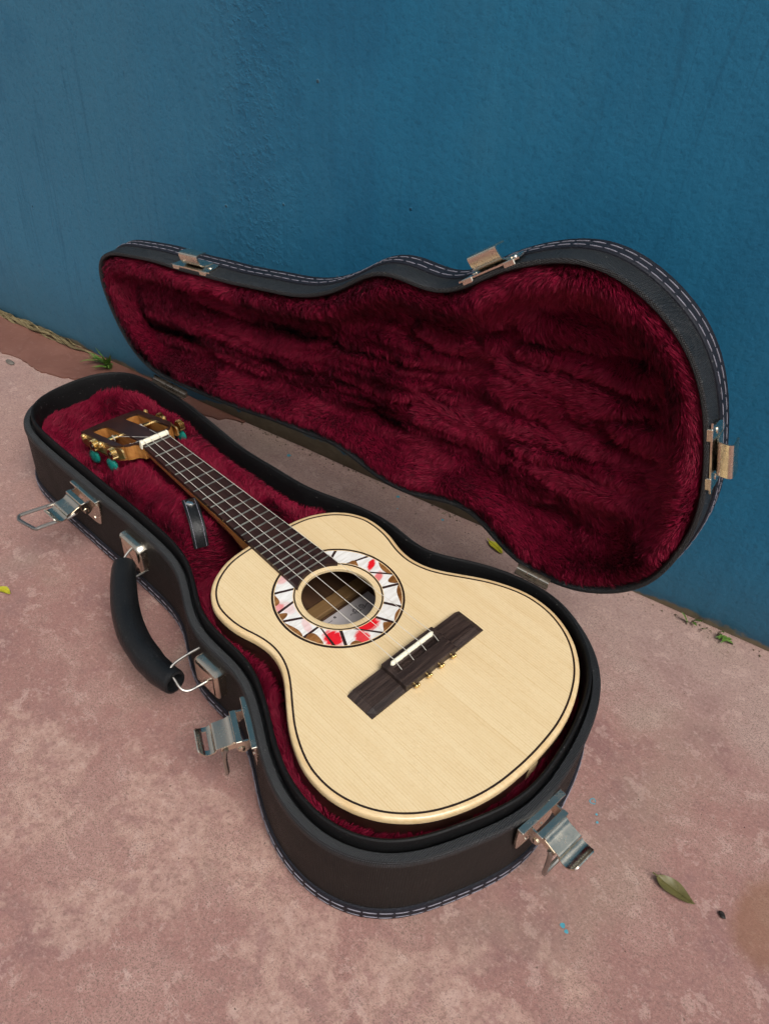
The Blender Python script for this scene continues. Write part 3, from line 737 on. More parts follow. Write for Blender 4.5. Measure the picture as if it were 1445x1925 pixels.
def catch(ab, label):
    p2, tn2, n2 = frame_on(LIDP, ab, .3)
    p = lid3(p2[None], 6.0)[0]; ex = HD*tn2[0]+LW*tn2[1]; ey = HD*n2[0]+LW*n2[1]; ez = -LC
    if np.dot(np.cross(ex,ey),ez) < 0: ex = -ex
    # x along the edge, y outward, z towards the opening
    poly = smoothpath([(-23,5),(23,5),(24,2),(23,-8),(19,-15),(12,-19),(-12,-19),(-19,-15),(-23,-8),(-24,2)], 3, True)
    V, F = prism([tuple(q) for q in ccw(poly)], lambda x,h,y:(x,y,h), 0, 1.3)
    m = MB().add(V, [f[::-1] for f in F])
    for sx in (-18.4,18.4): m.add(*bbox(sx-4.6,sx+4.6,-2.6,1.5,4.2,6.0,.4))
    for sx in (-17.5,17.5): m.add(*lathe([(1.1,2.6),(1.9,2.4),(2.5,1.2)], (sx,0,-5), (0,1,0), 12))
    o = mb('lid_catch', m, M['chrome'], case, label=label, ang=30)
    place(o, p, ex, ey, ez)
    hp = smoothpath([(1.2,-15),(1.6,-8),(2.4,-2),(4.5,1.5),(9,3.2),(12.2,3.6),(13.6,2.2),(13.8,-2),(13.2,-8)], 4)
    mb('catch_hook', MB().add(*strip(hp, 12.4, 1.2, 4)), M['chrome'], o, ang=50)
    return o
catch((-24,157), 'small nickel catch on the lid edge near the headstock end')
catch((284,252), 'nickel catch with upturned hook at the waist of the lid edge')
catch((468,175), 'nickel catch on the rounded tail end of the lid')

def bracket(xy, z, flip, label):
    p, tn, n = frame_on(LIPO, xy, 8.9)
    q = np.array([(-15,0),(-15,-23),(-12,-26),(12,-28),(15,-26),(16,-5),(14,-1),(10,1.5),(-8,2.0),(-13,1.5)])
    if flip: q = q*[-1,1]; q = q[::-1]
    q = resample(smoothpath(q, 4, True), 48); q = ccw(q)
    V, F = loft(q, [(0,-1.0),(0,6.0),(-.7,7.6),(-2.2,8.6),(-4.5,9.0)], lambda P,h: np.c_[P[:,0], np.full(len(P),h), P[:,1]], cap1=True)
    m = MB().add(V, [f[::-1] for f in F])
    o = mb('handle_bracket', m, M['chrome'], case, label=label, ang=35)
    place(o, (p[0],p[1],z), (tn[0],tn[1],0), (n[0],n[1],0), (0,0,1))
    return o
bracket((73,-77), 64, False, 'nickel handle bracket next to the headstock latch')
bracket((232,-107), 65, True, 'nickel handle bracket in the waist of the case')

# handle: padded leather grip on two wire rings
gp = smoothpath([(82,-93,50),(98,-103.5,48.5),(124,-117.5,47),(153,-128,46.5),(183,-132.5,47),(204,-133,49),(221,-131,51)], 6)
rr = np.interp(np.linspace(0,1,len(gp)), [0,.06,.3,.5,.7,.94,1], [9.6,10.6,11.6,12.0,11.6,10.4,9.4])
rr = rr+.18*np.sin(np.linspace(0,1,len(gp))*40)*sstep(.45,.6,np.linspace(0,1,len(gp)))
V, F = tube(gp, rr, 20, caps=False)
m = MB().add(V, F)
for e, sgn in ((0,1),(len(gp)-1,-1)):                       # rolled hollow ends
    T, A, B = frames(gp, False); c0 = gp[e]; tdir = T[e]*sgn
    ring0 = [c0+9.4*(math.cos(k*math.pi/10)*A[e]+math.sin(k*math.pi/10)*B[e]) for k in range(20)]
    ring1 = [c0-tdir*.6+7.6*(math.cos(k*math.pi/10)*A[e]+math.sin(k*math.pi/10)*B[e]) for k in range(20)]
    ring2 = [c0+tdir*9+6.6*(math.cos(k*math.pi/10)*A[e]+math.sin(k*math.pi/10)*B[e]) for k in range(20)]
    Fq = []
    for r_ in (0,20):
        for k in range(20):
            l = (k+1)%20; q = (r_+k,r_+l,r_+20+l,r_+20+k); Fq.append(q if sgn > 0 else q[::-1])
    Fq.append(tuple(range(40,60)))
    m.add(ring0+ring1+ring2, Fq)
m.v = cl(m.v).tolist(); handle = mb('handle', m, M['vinyl'], case, label='curved black padded carrying handle drooping from two wire rings')
for Q in ([(80,-75,64),(81,-84,62),(83,-92,58),(87,-96,54),(95,-99,51),(100,-97,49),(100,-90,48),(99,-80,47)],
          [(214,-102,63),(212.6,-114,62),(212,-125,60),(214.5,-130,58),(222,-131,55),(230,-131,52),(234,-127,50.5),(235,-118,50),(236,-104,50)]):
    mb('wire_ring', MB().add(*tube(cl(smoothpath(Q,5)), 1.1, 8)), M['wire'], handle)

# hinges
for a_, ln_, nk, lb in ((-83,52,5,'dark nickel hinge at the headstock end of the lid'), (369.5,31,3,'nickel hinge at the lower bout of the lid')):
    c0 = HD*a_+HN*87.2+np.array([0,0,83.0]); m = MB()
    for i in range(nk):
        s0 = -ln_/2+i*ln_/nk; m.add(*cyl(c0+HD*(s0+.35), c0+HD*(s0+ln_/nk-.35), 2.0, 12))
    m.v = cl(m.v).tolist(); o = mb('hinge', m, M['chrome'] if nk == 3 else M['hinge'], case, label=lb, ang=40)
    m = MB(); 
    def hb(d0,d1,z0,z1):
        V = [c0+HD*x+HN*y+np.array([0,0,z]) for x in (-ln_/2,ln_/2) for y in (d0,d1) for z in (z0,z1)]
        return V, [(0,1,3,2),(4,6,7,5),(0,4,5,1),(2,3,7,6),(0,2,6,4),(1,5,7,3)]
    m.add(*hb(-5.5,-1,-2.4,-1.5)); m.add(*hb(.2,1.2,1,5)); m.v = cl(m.v).tolist()
    mb('hinge_leaf', m, M['hinge'], o, smooth=False)

# pull tab lying on the plush beside the neck
def tabz(x, y): return 84.5
tp = smoothpath([(84,-22,88.0),(93,-25.5,89),(103,-29.5,88),(112,-33.0,84.5),(119,-36,77),(123,-37.5,66)], 5)
T, A, B = frames(tp, False); side = np.cross(T, np.array([0,0,1.])); side /= np.linalg.norm(side,axis=1)[:,None]; upn = np.cross(side, T)
V = []; F = []; hw = 6.7
for sg in (.8,-.8):
    for i in range(len(tp)):
        for x in (-1,-.86,.86,1): V.append(tp[i]+side[i]*x*hw+upn[i]*(sg if abs(x) < .9 else sg*.4))
n_ = len(tp)*4
for i in range(len(tp)-1):
    for k in range(3):
        a, b = i*4+k, i*4+k+1; F.append((a,a+4,b+4,b)); F.append((n_+b,n_+b+4,n_+a+4,n_+a))
    F.append((i*4+4,i*4,n_+i*4,n_+i*4+4)); F.append((i*4+3,i*4+7,n_+i*4+7,n_+i*4+3))
for i in (0,(len(tp)-1)*4):
    for k in range(3): F.append((i+k,i+k+1,n_+i+k+1,n_+i+k) if i == 0 else (i+k+1,i+k,n_+i+k,n_+i+k+1))
tab = mk('pull_tab', cl(V), F, M['vinyl'], case, label='short black stitched leather tab with a snap lying on the plush')
m = MB()
for x in (-.68,.68):
    for i in range(1,len(tp)-2,2):
        m.add(*tube([tp[i]+side[i]*x*hw+upn[i]*.9, tp[i+1]+side[i+1]*x*hw+upn[i+1]*1.0, tp[i+2]*.8+tp[i+1]*.2+side[i+1]*x*hw+upn[i+1]*.9], .24, 5))
m.v = cl(m.v).tolist(); mb('tab_stitching', m, M['thread'], tab, kind='stuff')
i = 4; m = MB().add(*lathe([(.6,4.4),(1.6,4.2),(2.4,3.0),(2.7,1.2)], tp[i], upn[i], 18)); m.v = cl(m.v).tolist(); mb('snap', m, M['snap'], tab)

# ------------------------------------------------------------------ cavaquinho (small guitar)
gtr = empty('small_guitar', (0,0,0), label='small four-string guitar with pale spruce top and red and white rosette lying in the case', cat='guitar')
gtr.matrix_world = Matrix(((.99997,-.00003,.00808,0),(0,.99999,.00349,0),(-.00808,-.00349,.99996,.09688),(0,0,0,1)))
ZS = -5.4; HC = 262.6
half = [(173.0,0),(173.4,12),(173.9,23),(175.3,36),(178.6,47.6),(185.8,61),(194.5,70.4),(204,76.2),(212,78.9),(225.3,79.6),(239.5,77.8),(254,73.4),(268,71.4),(280,72.7),(292,76.7),(304,83.7),(318,93.6),(332,103),(346,110),(360,114.8),(372,116.4),(386,115.6),(400,111.6),(413.5,104.6),(425,95.2),(435.2,83.2),(443.2,69.2),(450,52),(454.6,32.2),(456.4,11),(456.6,0)]
out_ = [(u,-v) for u,v in half]+[(u,v) for u,v in half[-2:0:-1]]
BODY = ccw(resample(smoothpath(np.array(out_,float), 8, True), 300))
for _ in range(3): BODY = (np.roll(BODY,1,0)+2*BODY+np.roll(BODY,-1,0))/4
def ringdir(P): 
    d = P-np.array([HC,0]); return d/np.linalg.norm(d,axis=1)[:,None]
RD = ringdir(BODY); nB = len(BODY)
# top plate with sound hole
V = []; F = []
rings = [np.array([HC,0])+RD*r for r in (30.0,31,36,52,56)]
lastr = rings[-1]
for k in (.3,.65,1.0): rings.append(lastr+(offset(BODY,.2)-lastr)*k)
zz_ = [ZS-.5]+[ZS]*(len(rings)-1)
V = []
for R_, z in zip(rings, zz_): V += flat3(R_, z).tolist()
V += flat3(np.array([HC,0])+RD*30.0, ZS-3.2).tolist(); V += flat3(offset(BODY,.2), ZS-3.2).tolist()
nr_ = len(rings)
for i in range(nr_-1):
    for k in range(nB): l = (k+1)%nB; F.append((i*nB+k,(i+1)*nB+k,(i+1)*nB+l,i*nB+l))
for k in range(nB):
    l = (k+1)%nB; F.append((k,l,nr_*nB+l,nr_*nB+k)); F.append((nr_*nB+k,nr_*nB+l,(nr_+1)*nB+l,(nr_+1)*nB+k))
F = [f[::-1] for f in F]
top = mk('soundboard', V, F, M['spruce'], gtr, ang=30)
V, F = loft(BODY, [(-1.0,ZS-.3),(-1.0,ZS+.10),(.5,ZS+.10),(.5,ZS-.3)], flat3); mk('purfling', V, [f[::-1] for f in F], M['black'], gtr, smooth=False)
V, F = loft(BODY, [(.4,ZS-.4),(.4,ZS+.06),(2.4,ZS+.06),(3.5,ZS-.5),(4.1,ZS-1.7),(4.2,ZS-5.2),(3.6,ZS-5.6)], flat3); mk('binding', V, [f[::-1] for f in F], M['maple'], gtr)
V, F = loft(BODY, [(3.5,ZS-5.4),(4.15,ZS-5.6),(4.15,ZS-6.5),(3.4,ZS-6.6)], flat3); mk('side_purfling', V, [f[::-1] for f in F], M['black'], gtr)
V, F = loft(BODY, [(3.9,ZS-5.5),(3.9,ZS-64),(2,ZS-66)], flat3, cap1=True); mk('side_and_back', V, [f[::-1] for f in F], M['rosewood'], gtr)
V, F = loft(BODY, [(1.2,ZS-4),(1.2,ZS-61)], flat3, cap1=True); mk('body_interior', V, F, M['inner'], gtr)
V, F = box(455,460.9,-5,5,ZS-60,ZS-6.6); mk('end_graft', V, F, M['maple'], gtr, smooth=False)
m = MB(); KI = resample(offset(BODY,-1.5), 170); kn = onormals(KI)
for p_, n_2 in zip(KI, kn):
    tn_ = np.array([-n_2[1], n_2[0]]); q = [p_+n_2*1.5+tn_*1.8, p_+n_2*1.5-tn_*1.8, p_-n_2*4-tn_*1.8, p_-n_2*4+tn_*1.8]
    m.add([(*a,ZS-3.4) for a in q]+[(*(a+ (n_2*3 if i > 1 else 0)),ZS-16) for i, a in enumerate(q)], [(0,1,2,3),(4,7,6,5),(0,4,5,1),(1,5,6,2),(2,6,7,3),(3,7,4,0)])
mb('kerfed_lining', m, M['brace'], gtr, smooth=False, kind='stuff')
V, F = bbox(221,234,-92,92,ZS-60.8,ZS-54,1); mk('back_brace', V, F, M['brace'], gtr, smooth=False)
ZL = ZS-60.4
V, F = box(236.5,292,-10,62,ZL-.3,ZL); lab = mk('paper_label', V, F, M['paper'], gtr, smooth=False, label='white paper label with a scroll ornament seen through the sound hole')
m = MB()
def ink(P, r=.35): m.add(*tube(np.c_[np.array(P,float), np.full(len(P),ZL+.12)], r, 4))
for sg in (-1,1):
    t_ = np.linspace(0, 4.2*math.pi, 40); r_ = 2.9*(1-t_/(4.2*math.pi)*.8)
    ink(np.c_[246+np.cos(t_+.4)*r_, 41+sg*3.7+sg*np.sin(t_+.4)*r_], .28)
    ink(smoothpath([(248.4,41+sg*.6),(249.4,41+sg*3.2),(248.2,41+sg*6.6),(247,41+sg*9.5),(247.8,41+sg*11.4)],4), .28)
ink([(241.6,41),(249.8,41)], .25)
for c0 in ((241,0),(240,18)):
    t_ = np.linspace(0,2*math.pi,12); ink(np.c_[c0[0]+np.cos(t_)*.8, c0[1]+np.sin(t_)*.8], .45)
ink([(241,0),(241.4,14)], .25); ink([(262,24),(262.4,58)], .25)
for j in range(3):
    b0 = 266+j*8; xs = np.linspace(0,34,70); ink(np.c_[b0+1.6*np.sin(xs*1.9+j)*np.sin(xs*.7+1), 8+xs*1.25], .28)
mb('label_print', m, M['ink'], lab, smooth=False)

# rosette ------------------------------------------------------------------
def annulus(r0, r1, z0, z1, n=160):
    prof = [(r0,z0),(r0,z1),(r1,z1),(r1,z0)]; V = []; F = []
    for r, z in prof:
        for k in range(n): t = 2*math.pi*k/n; V.append((HC+r*math.cos(t), r*math.sin(t), z))
    for i in range(3):
        for k in range(n): l = (k+1)%n; F.append((i*n+k,(i*n+l),(i+1)*n+l,(i+1)*n+k)[::-1])
    return V, F
V, F = annulus(36.0,52.0,ZS-.4,ZS+.12); ros = mk('rosette', V, F, M['board'], gtr, smooth=False, label='mosaic rosette of white, red and brown painted wedges between dark lines')
V, F = annulus(34.9,36.1,ZS-.3,ZS+.30); mk('inner_ring', V, F, M['black'], ros, smooth=False)
V, F = annulus(36.1,36.7,ZS-.3,ZS+.28); mk('inner_gold_line', V, F, M['maple'], ros, smooth=False)
V, F = annulus(51.3,51.9,ZS-.3,ZS+.28); mk('outer_gold_line', V, F, M['maple'], ros, smooth=False)
V, F = annulus(51.9,53.7,ZS-.3,ZS+.32); mk('outer_ring', V, F, M['black'], ros, smooth=False)
# dividers (angle at outer rim, angle at inner rim) seen from above, near side positive
DIV = [(133.0,141.9),(109.4,119.9),(98.8,91.1),(73.1,66.9),(45.7,64.5),(35.8,39.3),(0.3,22.4),(-15.1,-10.2),(-35.1,-36.5),(-63.4,-61.8),(-76.8,-93.5),(-109.1,-126.8),(-140.8,-152),(-183,-180)]
for i in range(len(DIV)):
    o0, i0 = DIV[i]; o1, i1 = DIV[(i+1)%len(DIV)]
    if i == len(DIV)-1: o1 -= 360; i1 -= 360
    go, gi = 1.45, 2.0
    A_o = np.radians(np.linspace(o0-go, o1+go, 10)); A_i = np.radians(np.linspace(i0-gi, max(i1+gi, -1e9), 10))
    if (i0-gi) < (i1+gi): A_i = np.radians(np.full(10, (i0+i1)/2))
    P0 = [(HC+51.3*math.cos(a), -51.3*math.sin(a)) for a in A_o]; P1 = [(HC+36.7*math.cos(a), -36.7*math.sin(a)) for a in A_i]
    V = [(*p,ZS-.2) for p in P0]+[(*p,ZS-.2) for p in P1]; zt = ZS+.24+.04*random.random()
    V += [(*p,zt) for p in P0]+[(*p,zt) for p in P1]; F = []
    for k in range(9): F += [(20+k,20+k+1,30+k+1,30+k)]
    F += [(k,k+1,20+k+1,20+k) for k in range(9)]+[(10+k+1,10+k,30+k,30+k+1) for k in range(9)]+[(10,0,20,30),(9,19,39,29)]
    mk('rosette_tile', V, F, M['tile'], ros, smooth=False)

# bare brown wood showing at the corners of the wedges
MW = m_wood('brown_rosette_wood', (.15,.058,.014), (.29,.13,.04), (.10,.038,.010), 300, 40, .3, .45)
for a0, a1, dep_, sk, inner in ((131.5,118,5.0,1.6,0), (108,100.3,8.5,.7,0), (97.3,74.6,4.6,1.5,0), (71.6,55,9.5,.55,0), (-1.2,-13.6,8.0,1.6,0), (-16.6,-33.6,3.2,1.2,0), (-36.6,-61.9,4.8,1.5,0), (-64.9,-75.3,9.5,.8,0), (-78.3,-96,6.0,.8,0), (-112,-124.5,6.5,1.3,1), (32,22,4.0,1.0,0)):
    tt = np.linspace(0,1,11); aa = np.radians(a0+(a1-a0)*tt); dd = .78*dep_*np.sin(np.pi*np.clip(tt,.02,.98)**sk)**.6
    r_o = np.full(11,36.9) if inner else np.full(11,51.2); r_i = r_o+dd if inner else r_o-dd
    P0 = [(HC+r*math.cos(a), -r*math.sin(a)) for r, a in zip(r_o,aa)]; P1 = [(HC+r*math.cos(a), -r*math.sin(a)) for r, a in zip(r_i,aa)]
    V = [(*p,ZS+.1) for p in P0+P1]+[(*p,ZS+.33) for p in P0+P1]; F = [(22+k,23+k,34+k,33+k) for k in range(10)]+[(k,k+1,23+k,22+k) for k in range(10)]+[(12+k,11+k,33+k,34+k) for k in range(10)]
    mk('brown_corner', V, F, MW, ros, smooth=False)

# neck, fretboard, frets ---------------------------------------------------
fp = lambda n: 340.0*(1-2**(-n/12))
hwid = lambda u: 14.25+(21.03-14.25)*u/fp(17)
ang = np.radians(np.linspace(180-40.5, 180+40.5, 22)); rE = 33.2
arc = [(HC+rE*math.cos(a), rE*math.sin(a)) for a in ang]
yl_ = arc[0][1]
fb = [(-4,hwid(-4)+.3),(-4,-hwid(-4)-.3)]+[(arc[-1][0],-yl_)]+arc[::-1][1:-1]+[(arc[0][0],yl_)]
fb = ccw(np.array(fb)); V, F = prism([tuple(p) for p in fb], lambda x,y,h:(x,y,h), ZS+.15, -1.0)
board = mk('fretboard', V, F, M['board'], gtr, smooth=False)
for i in range(20):
    u = fp(i); w_ = hwid(u)+.2; yy = np.linspace(-w_, w_, 5)
    mb('fret', MB().add(*tube(np.c_[np.full(5,u), yy, np.full(5,-.95)], [.6,.8,.8,.8,.6], 8)), M['fret'], board)
for a_, b_ in ((2,3),(4,5),(6,7),(8,9),(11,12)):
    u = (fp(a_)+fp(b_))/2; mb('side_dot', MB().add(*cyl((u,-hwid(u)-.45,-3.2),(u,-hwid(u)+.5,-3.2),.9,10)), M['gold'], board)
V = []; F = []; us = [-12,-6,0,40,80,120,140,152,162,172]; dep = [10,13,13,14,15,16,19,26,38,52]; nk = 14
for u, dp in zip(us, dep):
    w_ = (hwid(max(u,0))+.2)*(1.0 if u < 150 else (1-.35*(u-150)/22*.6)); bot_ = ZS+.1
    for k in range(nk+1):
        t = math.pi*k/nk; V.append((u, w_*math.cos(t), bot_-dp*(math.sin(t)**.7)))
for i in range(len(us)-1):
    for k in range(nk): F.append((i*(nk+1)+k, i*(nk+1)+k+1, (i+1)*(nk+1)+k+1, (i+1)*(nk+1)+k))
    F.append((i*(nk+1), (i+1)*(nk+1), (i+1)*(nk+1)+nk, i*(nk+1)+nk))
F.append(tuple(range(nk,-1,-1))); F.append(tuple((len(us)-1)*(nk+1)+k for k in range(nk+1)))
mk('neck', V, F, M['cedar'], gtr)
# nut with string grooves
V = []; F = []; npf = 14; prof_ = [(-9.0,-6.0),(-9.2,.6),(-8.4,2.0),(-7.0,2.5),(-5.4,2.3),(-4.3,1.0),(-4.1,-6.0)]
ysn = np.linspace(-15.6,15.6,61)
gro = [11.5,4.4,-4.7,-12.6]
for y in ysn:
    e_ = min(1, (15.6-abs(y))/1.2); dzn = -1.1*max(0, max(1-abs(y+g)/.75 for g in gro))-(1-math.sqrt(max(0,1-(1-e_)**2)))*1.4
    for pu, pz in prof_: V.append((pu+(0 if e_ == 1 else (1-e_)*(-6.6-pu)*.3), y, pz+(dzn if pz > -5 else 0)))
k_ = len(prof_)
for i in range(60):
    for k in range(k_-1): F.append((i*k_+k, i*k_+k+1, (i+1)*k_+k+1, (i+1)*k_+k))
F.append(tuple(range(k_-1,-1,-1))); F.append(tuple(60*k_+k for k in range(k_)))
mk('nut', V, [f[::-1] for f in F], M['bone'], gtr, ang=60)

# headstock, tilted back 17 degrees -----------------------------------------
TH = math.radians(17)
def hs3(s, v, h): return (-8-s*math.cos(TH)+h*math.sin(TH)*-1.0*-1.0*(-1.0), -v, -1.5-s*math.sin(TH)+h*math.cos(TH))
ho = [(-3,14.6),(3,15.2),(7,17),(11,21),(15,26.5),(19,30.5),(25,32.3),(34,32.8),(96,33.2)]
hl = [(s,v) for s,v in ho]+[(98,16),(98.6,0),(98,-16)]+[(s,-v) for s,v in ho[::-1]]
hl = ccw(np.array(hl,float))
def slot_poly(vc, hwv=7.7, s0=9, s1=87):
    q = []
    for k in range(9): a = math.pi/2+math.pi*k/8; q.append((s0+6+6*math.cos(a), vc+hwv*math.sin(a)))
    for k in range(9): a = -math.pi/2+math.pi*k/8; q.append((s1-4+4*math.cos(a), vc+hwv*math.sin(a)))
    return ccw(np.array(q))[::-1]
slots = [slot_poly(18.4), slot_poly(-18.4)]
fl_ = lambda V,F: (V,[f[::-1] for f in F])
V, F = prism([tuple(p) for p in hl], hs3, -16, -2.2, [[tuple(p) for p in q] for q in slots]); head = mk('headstock', V, F, M['cedar'], gtr, smooth=False)
V, F = prism([tuple(p) for p in hl], hs3, -2.2, 0, [[tuple(p) for p in q] for q in slots]); mk('headstock_face', V, F, M['rosewood'], head, smooth=False)
hv = lambda s,v,h: np.array(hs3(s,v,h))
for sg in (1,-1):
    # side plate
    pl = resample(smoothpath([(10,-2.2),(8.2,-7),(10,-12),(30,-12.2),(90,-12.2),(93.5,-7),(90,-2.2),(30,-2.0)],5,True),60)
    hwS = lambda s: np.interp(s,[0,11,19,25,34,98],[15,21,30.5,32.3,32.8,33.2])
    V = []; F = []
    for ex in (-.3,1.3):
        for s, h in pl: V.append(hv(s, sg*(max(hwS(s),29.5)+.3+ex), h))
    n_ = len(pl)
    for k in range(n_): F.append((k,(k+1)%n_,n_+(k+1)%n_,n_+k))
    F.append(tuple(range(n_,2*n_)))
    mk('tuner_plate', V, F, M['brass'], head, ang=30)
    vv = 34.6*sg
    for s_post, s_cap in ((60,84),(20,44)):
        mb('string_post', MB().add(*cyl(hv(s_post,sg*11.2,-7), hv(s_post,sg*26,-7), 3.0, 14)), M['gold'], head)
        # gear wheel with teeth
        m = MB(); c0 = hv(s_post-4,vv,-4.5); ax_ = np.array([0,-sg,0.]); u1 = hv(1,0,0)-hv(0,0,0); u2 = hv(0,0,1)-hv(0,0,0); V = []; nt = 15
        for hh in (0.5,6.0):
            for k in range(nt*4):
                r_ = 6.0 if (k%4) in (0,1) else 5.0; t = 2*math.pi*k/(nt*4); V.append(c0+ax_*hh+r_*(math.cos(t)*u1+math.sin(t)*u2))
        n_ = nt*4; F = [(k,(k+1)%n_,n_+(k+1)%n_,n_+k) for k in range(n_)]+[tuple(range(n_-1,-1,-1)), tuple(range(n_,2*n_))]
        m.add(V,F); gear = mb('gear', m, M['gold'], head, smooth=False)
        mb('gear_screw', MB().add(*lathe([(5.8,2.8),(6.6,2.7),(7.2,1.6)], c0, ax_, 12)), M['black'], head)
        mb('plate_cap', MB().add(*lathe([(0,3.6),(1.4,3.6),(2.0,2.4),(3.4,2.6),(4.6,1.6)], hv(s_cap,vv,-3.5), hv(0,sg*.6,1)-hv(0,0,0), 14)), M['brass'], head)
        # worm shaft and pearl button hanging behind the headstock
        sh0, sh1 = hv(s_post+4,sg*38,-6), hv(s_post+4,sg*38.6,-18)
        mb('worm_shaft', MB().add(*tube([sh0,(sh0+sh1)/2,sh1],[2.2,2.0,1.5],10)), M['brass'], head)
        cb = hv(s_post+3,sg*39,-18); V = []; F = []; na, nb_ = 14, 10
        for i in range(nb_+1):
            ph = math.pi*i/nb_
            for k in range(na):
                t = 2*math.pi*k/na; bul = 1+.12*math.cos(2*t)
                V.append(cb+u1*(9.5*math.sin(ph)*math.cos(t)*bul)+np.array([0,1,0])*(4.0*math.sin(ph)*math.sin(t))+u2*(7.5*math.cos(ph)))
        for i in range(nb_):
            for k in range(na): l = (k+1)%na; F.append((i*na+k,i*na+l,(i+1)*na+l,(i+1)*na+k))
        mk('tuner_button', V, F, M['pearl'], head)

# bridge -------------------------------------------------------------------
B0, B1 = 338.9, 364.3
V = []; F = []
prof_ = [(-60.3,.3),(-60.2,1.2),(-55,3.6),(-29,4.0),(29,4.0),(55,3.6),(60.2,1.2),(60.3,.3)]
for u_, k in ((B0,0),(B0,1),(B0+.8,1),(B1-5.5,1),(B1,.55),(B1,0)):
    for y, h in prof_: V.append((u_, y, ZS+(h*k if k else -.2)))
n_ = len(prof_)
for i in range(5):
    for k in range(n_-1): F.append((i*n_+k,(i+1)*n_+k,(i+1)*n_+k+1,i*n_+k+1))
F.append(tuple(range(n_))); F.append(tuple(5*n_+k for k in range(n_-1,-1,-1)))
for k in (0,n_-1): F.append(tuple(i*n_+k for i in range(6)) if k else tuple(i*n_+k for i in range(5,-1,-1)))
bridge = mk('bridge', V, F, M['ebony'], gtr, smooth=False)
ZT = ZS+8.6
m = MB()
m.add(*bbox(B0-.4,347.2,-27.2,27.2,ZS+.3,ZT,.6)); m.add(*bbox(351.8,B1+.5,-27.2,27.2,ZS+.3,ZT-.2,.6))
m.add(*box(346.5,352.5,-27,27,ZS+.3,ZS+2.0)); m.add(*bbox(346.5,352.5,-27.1,-22.6,ZS+.3,ZT-.1,.3)); m.add(*bbox(346.5,352.5,22.6,27.1,ZS+.3,ZT-.1,.3))
mb('bridge_block', m, M['ebony'], bridge, ang=30)
ysd = np.linspace(-22.6,22.6,40); V = []; F = []; pf = [(-1.7,-2),(-1.7,1.6),(-.9,2.6),(.4,2.7),(1.5,1.6),(1.7,-2)]; np_ = len(pf)
for j, y in enumerate(ysd):
    e_ = math.sqrt(max(0.02,1-max(0,(abs(y)-20.6)/2.05)**2)); st_ = .35*math.sin(j*.9) if j%7 < 3 else 0
    for a_, h in pf: V.append((344.0+a_*e_+st_*.6*(a_ > 0), y, ZT+(h*(.6+.4*e_) if h > 0 else h)))
for j in range(39):
    for k in range(np_-1): F.append((j*np_+k,j*np_+k+1,(j+1)*np_+k+1,(j+1)*np_+k))
F.append(tuple(range(np_-1,-1,-1))); F.append(tuple(39*np_+k for k in range(np_)))
mk('saddle', V, [f[::-1] for f in F], M['bone'], bridge, ang=60)
vs_n = [11.5,4.4,-4.7,-12.6]; vs_s = [19.0,6.2,-7.1,-20.8]; vb = [18.8,5.6,-7.6,-20.8]
for i in range(4):
    yb = -vb[i]; m = MB()
    m.add(*tube([(B1+.4,yb,ZS+4.2),(B1+2.2,yb,ZS+4.2)],1.0,8))
    m.add(*lathe([(0,.8),(.6,1.7),(1.6,2.0),(2.6,1.7),(3.2,.7)], (B1+1.2,yb,ZS+4.0), (1,0,-.1), 12))
    m.add(*lathe([(0,.6),(.4,1.2),(1.2,1.5),(2.0,1.2),(2.4,.5)], (B1+2.0,yb+1.6,ZS+3.2), (.6,.6,0), 10))
    mb('string_bead', m, M['gold'], bridge)

# strings -------------------------------------------------------------------
for i in range(4):
    yn, ysd_ = -vs_n[i], -vs_s[i]
    sg = 1 if i < 2 else -1
    sp = 60 if i in (1,2) else 20
    post = hv(sp, sg*(16.5 if i in (1,2) else 20), -4.2)
    pts = [post, np.array([-9.0,yn,1.4]), np.array([-5.0,yn,1.5]), np.array([0,yn,.55]), np.array([343.6,ysd_,ZT+2.95]), np.array([345.4,ysd_,ZT+2.2]), np.array([352.6,ysd_+(.8),ZT-2.4])]
    rad = [.28,.26,.24,.22][i]
    mb('string', MB().add(*tube(pts, rad, 6)), M['string'], gtr)
    # windings on the post
    t_ = np.linspace(0, 3*math.pi, 24); c0 = hv(sp, 0, -7); u1 = hv(1,0,0)-hv(0,0,0); u2 = hv(0,0,1)-hv(0,0,0)
    W_ = [c0+u1*3.4*math.cos(a)+u2*3.4*math.sin(a)+np.array([0,-1,0])*(sg*(15.5+a*.14)) for a in t_]
    mb('string_winding', MB().add(*tube(W_, .26, 5)), M['string'], gtr)

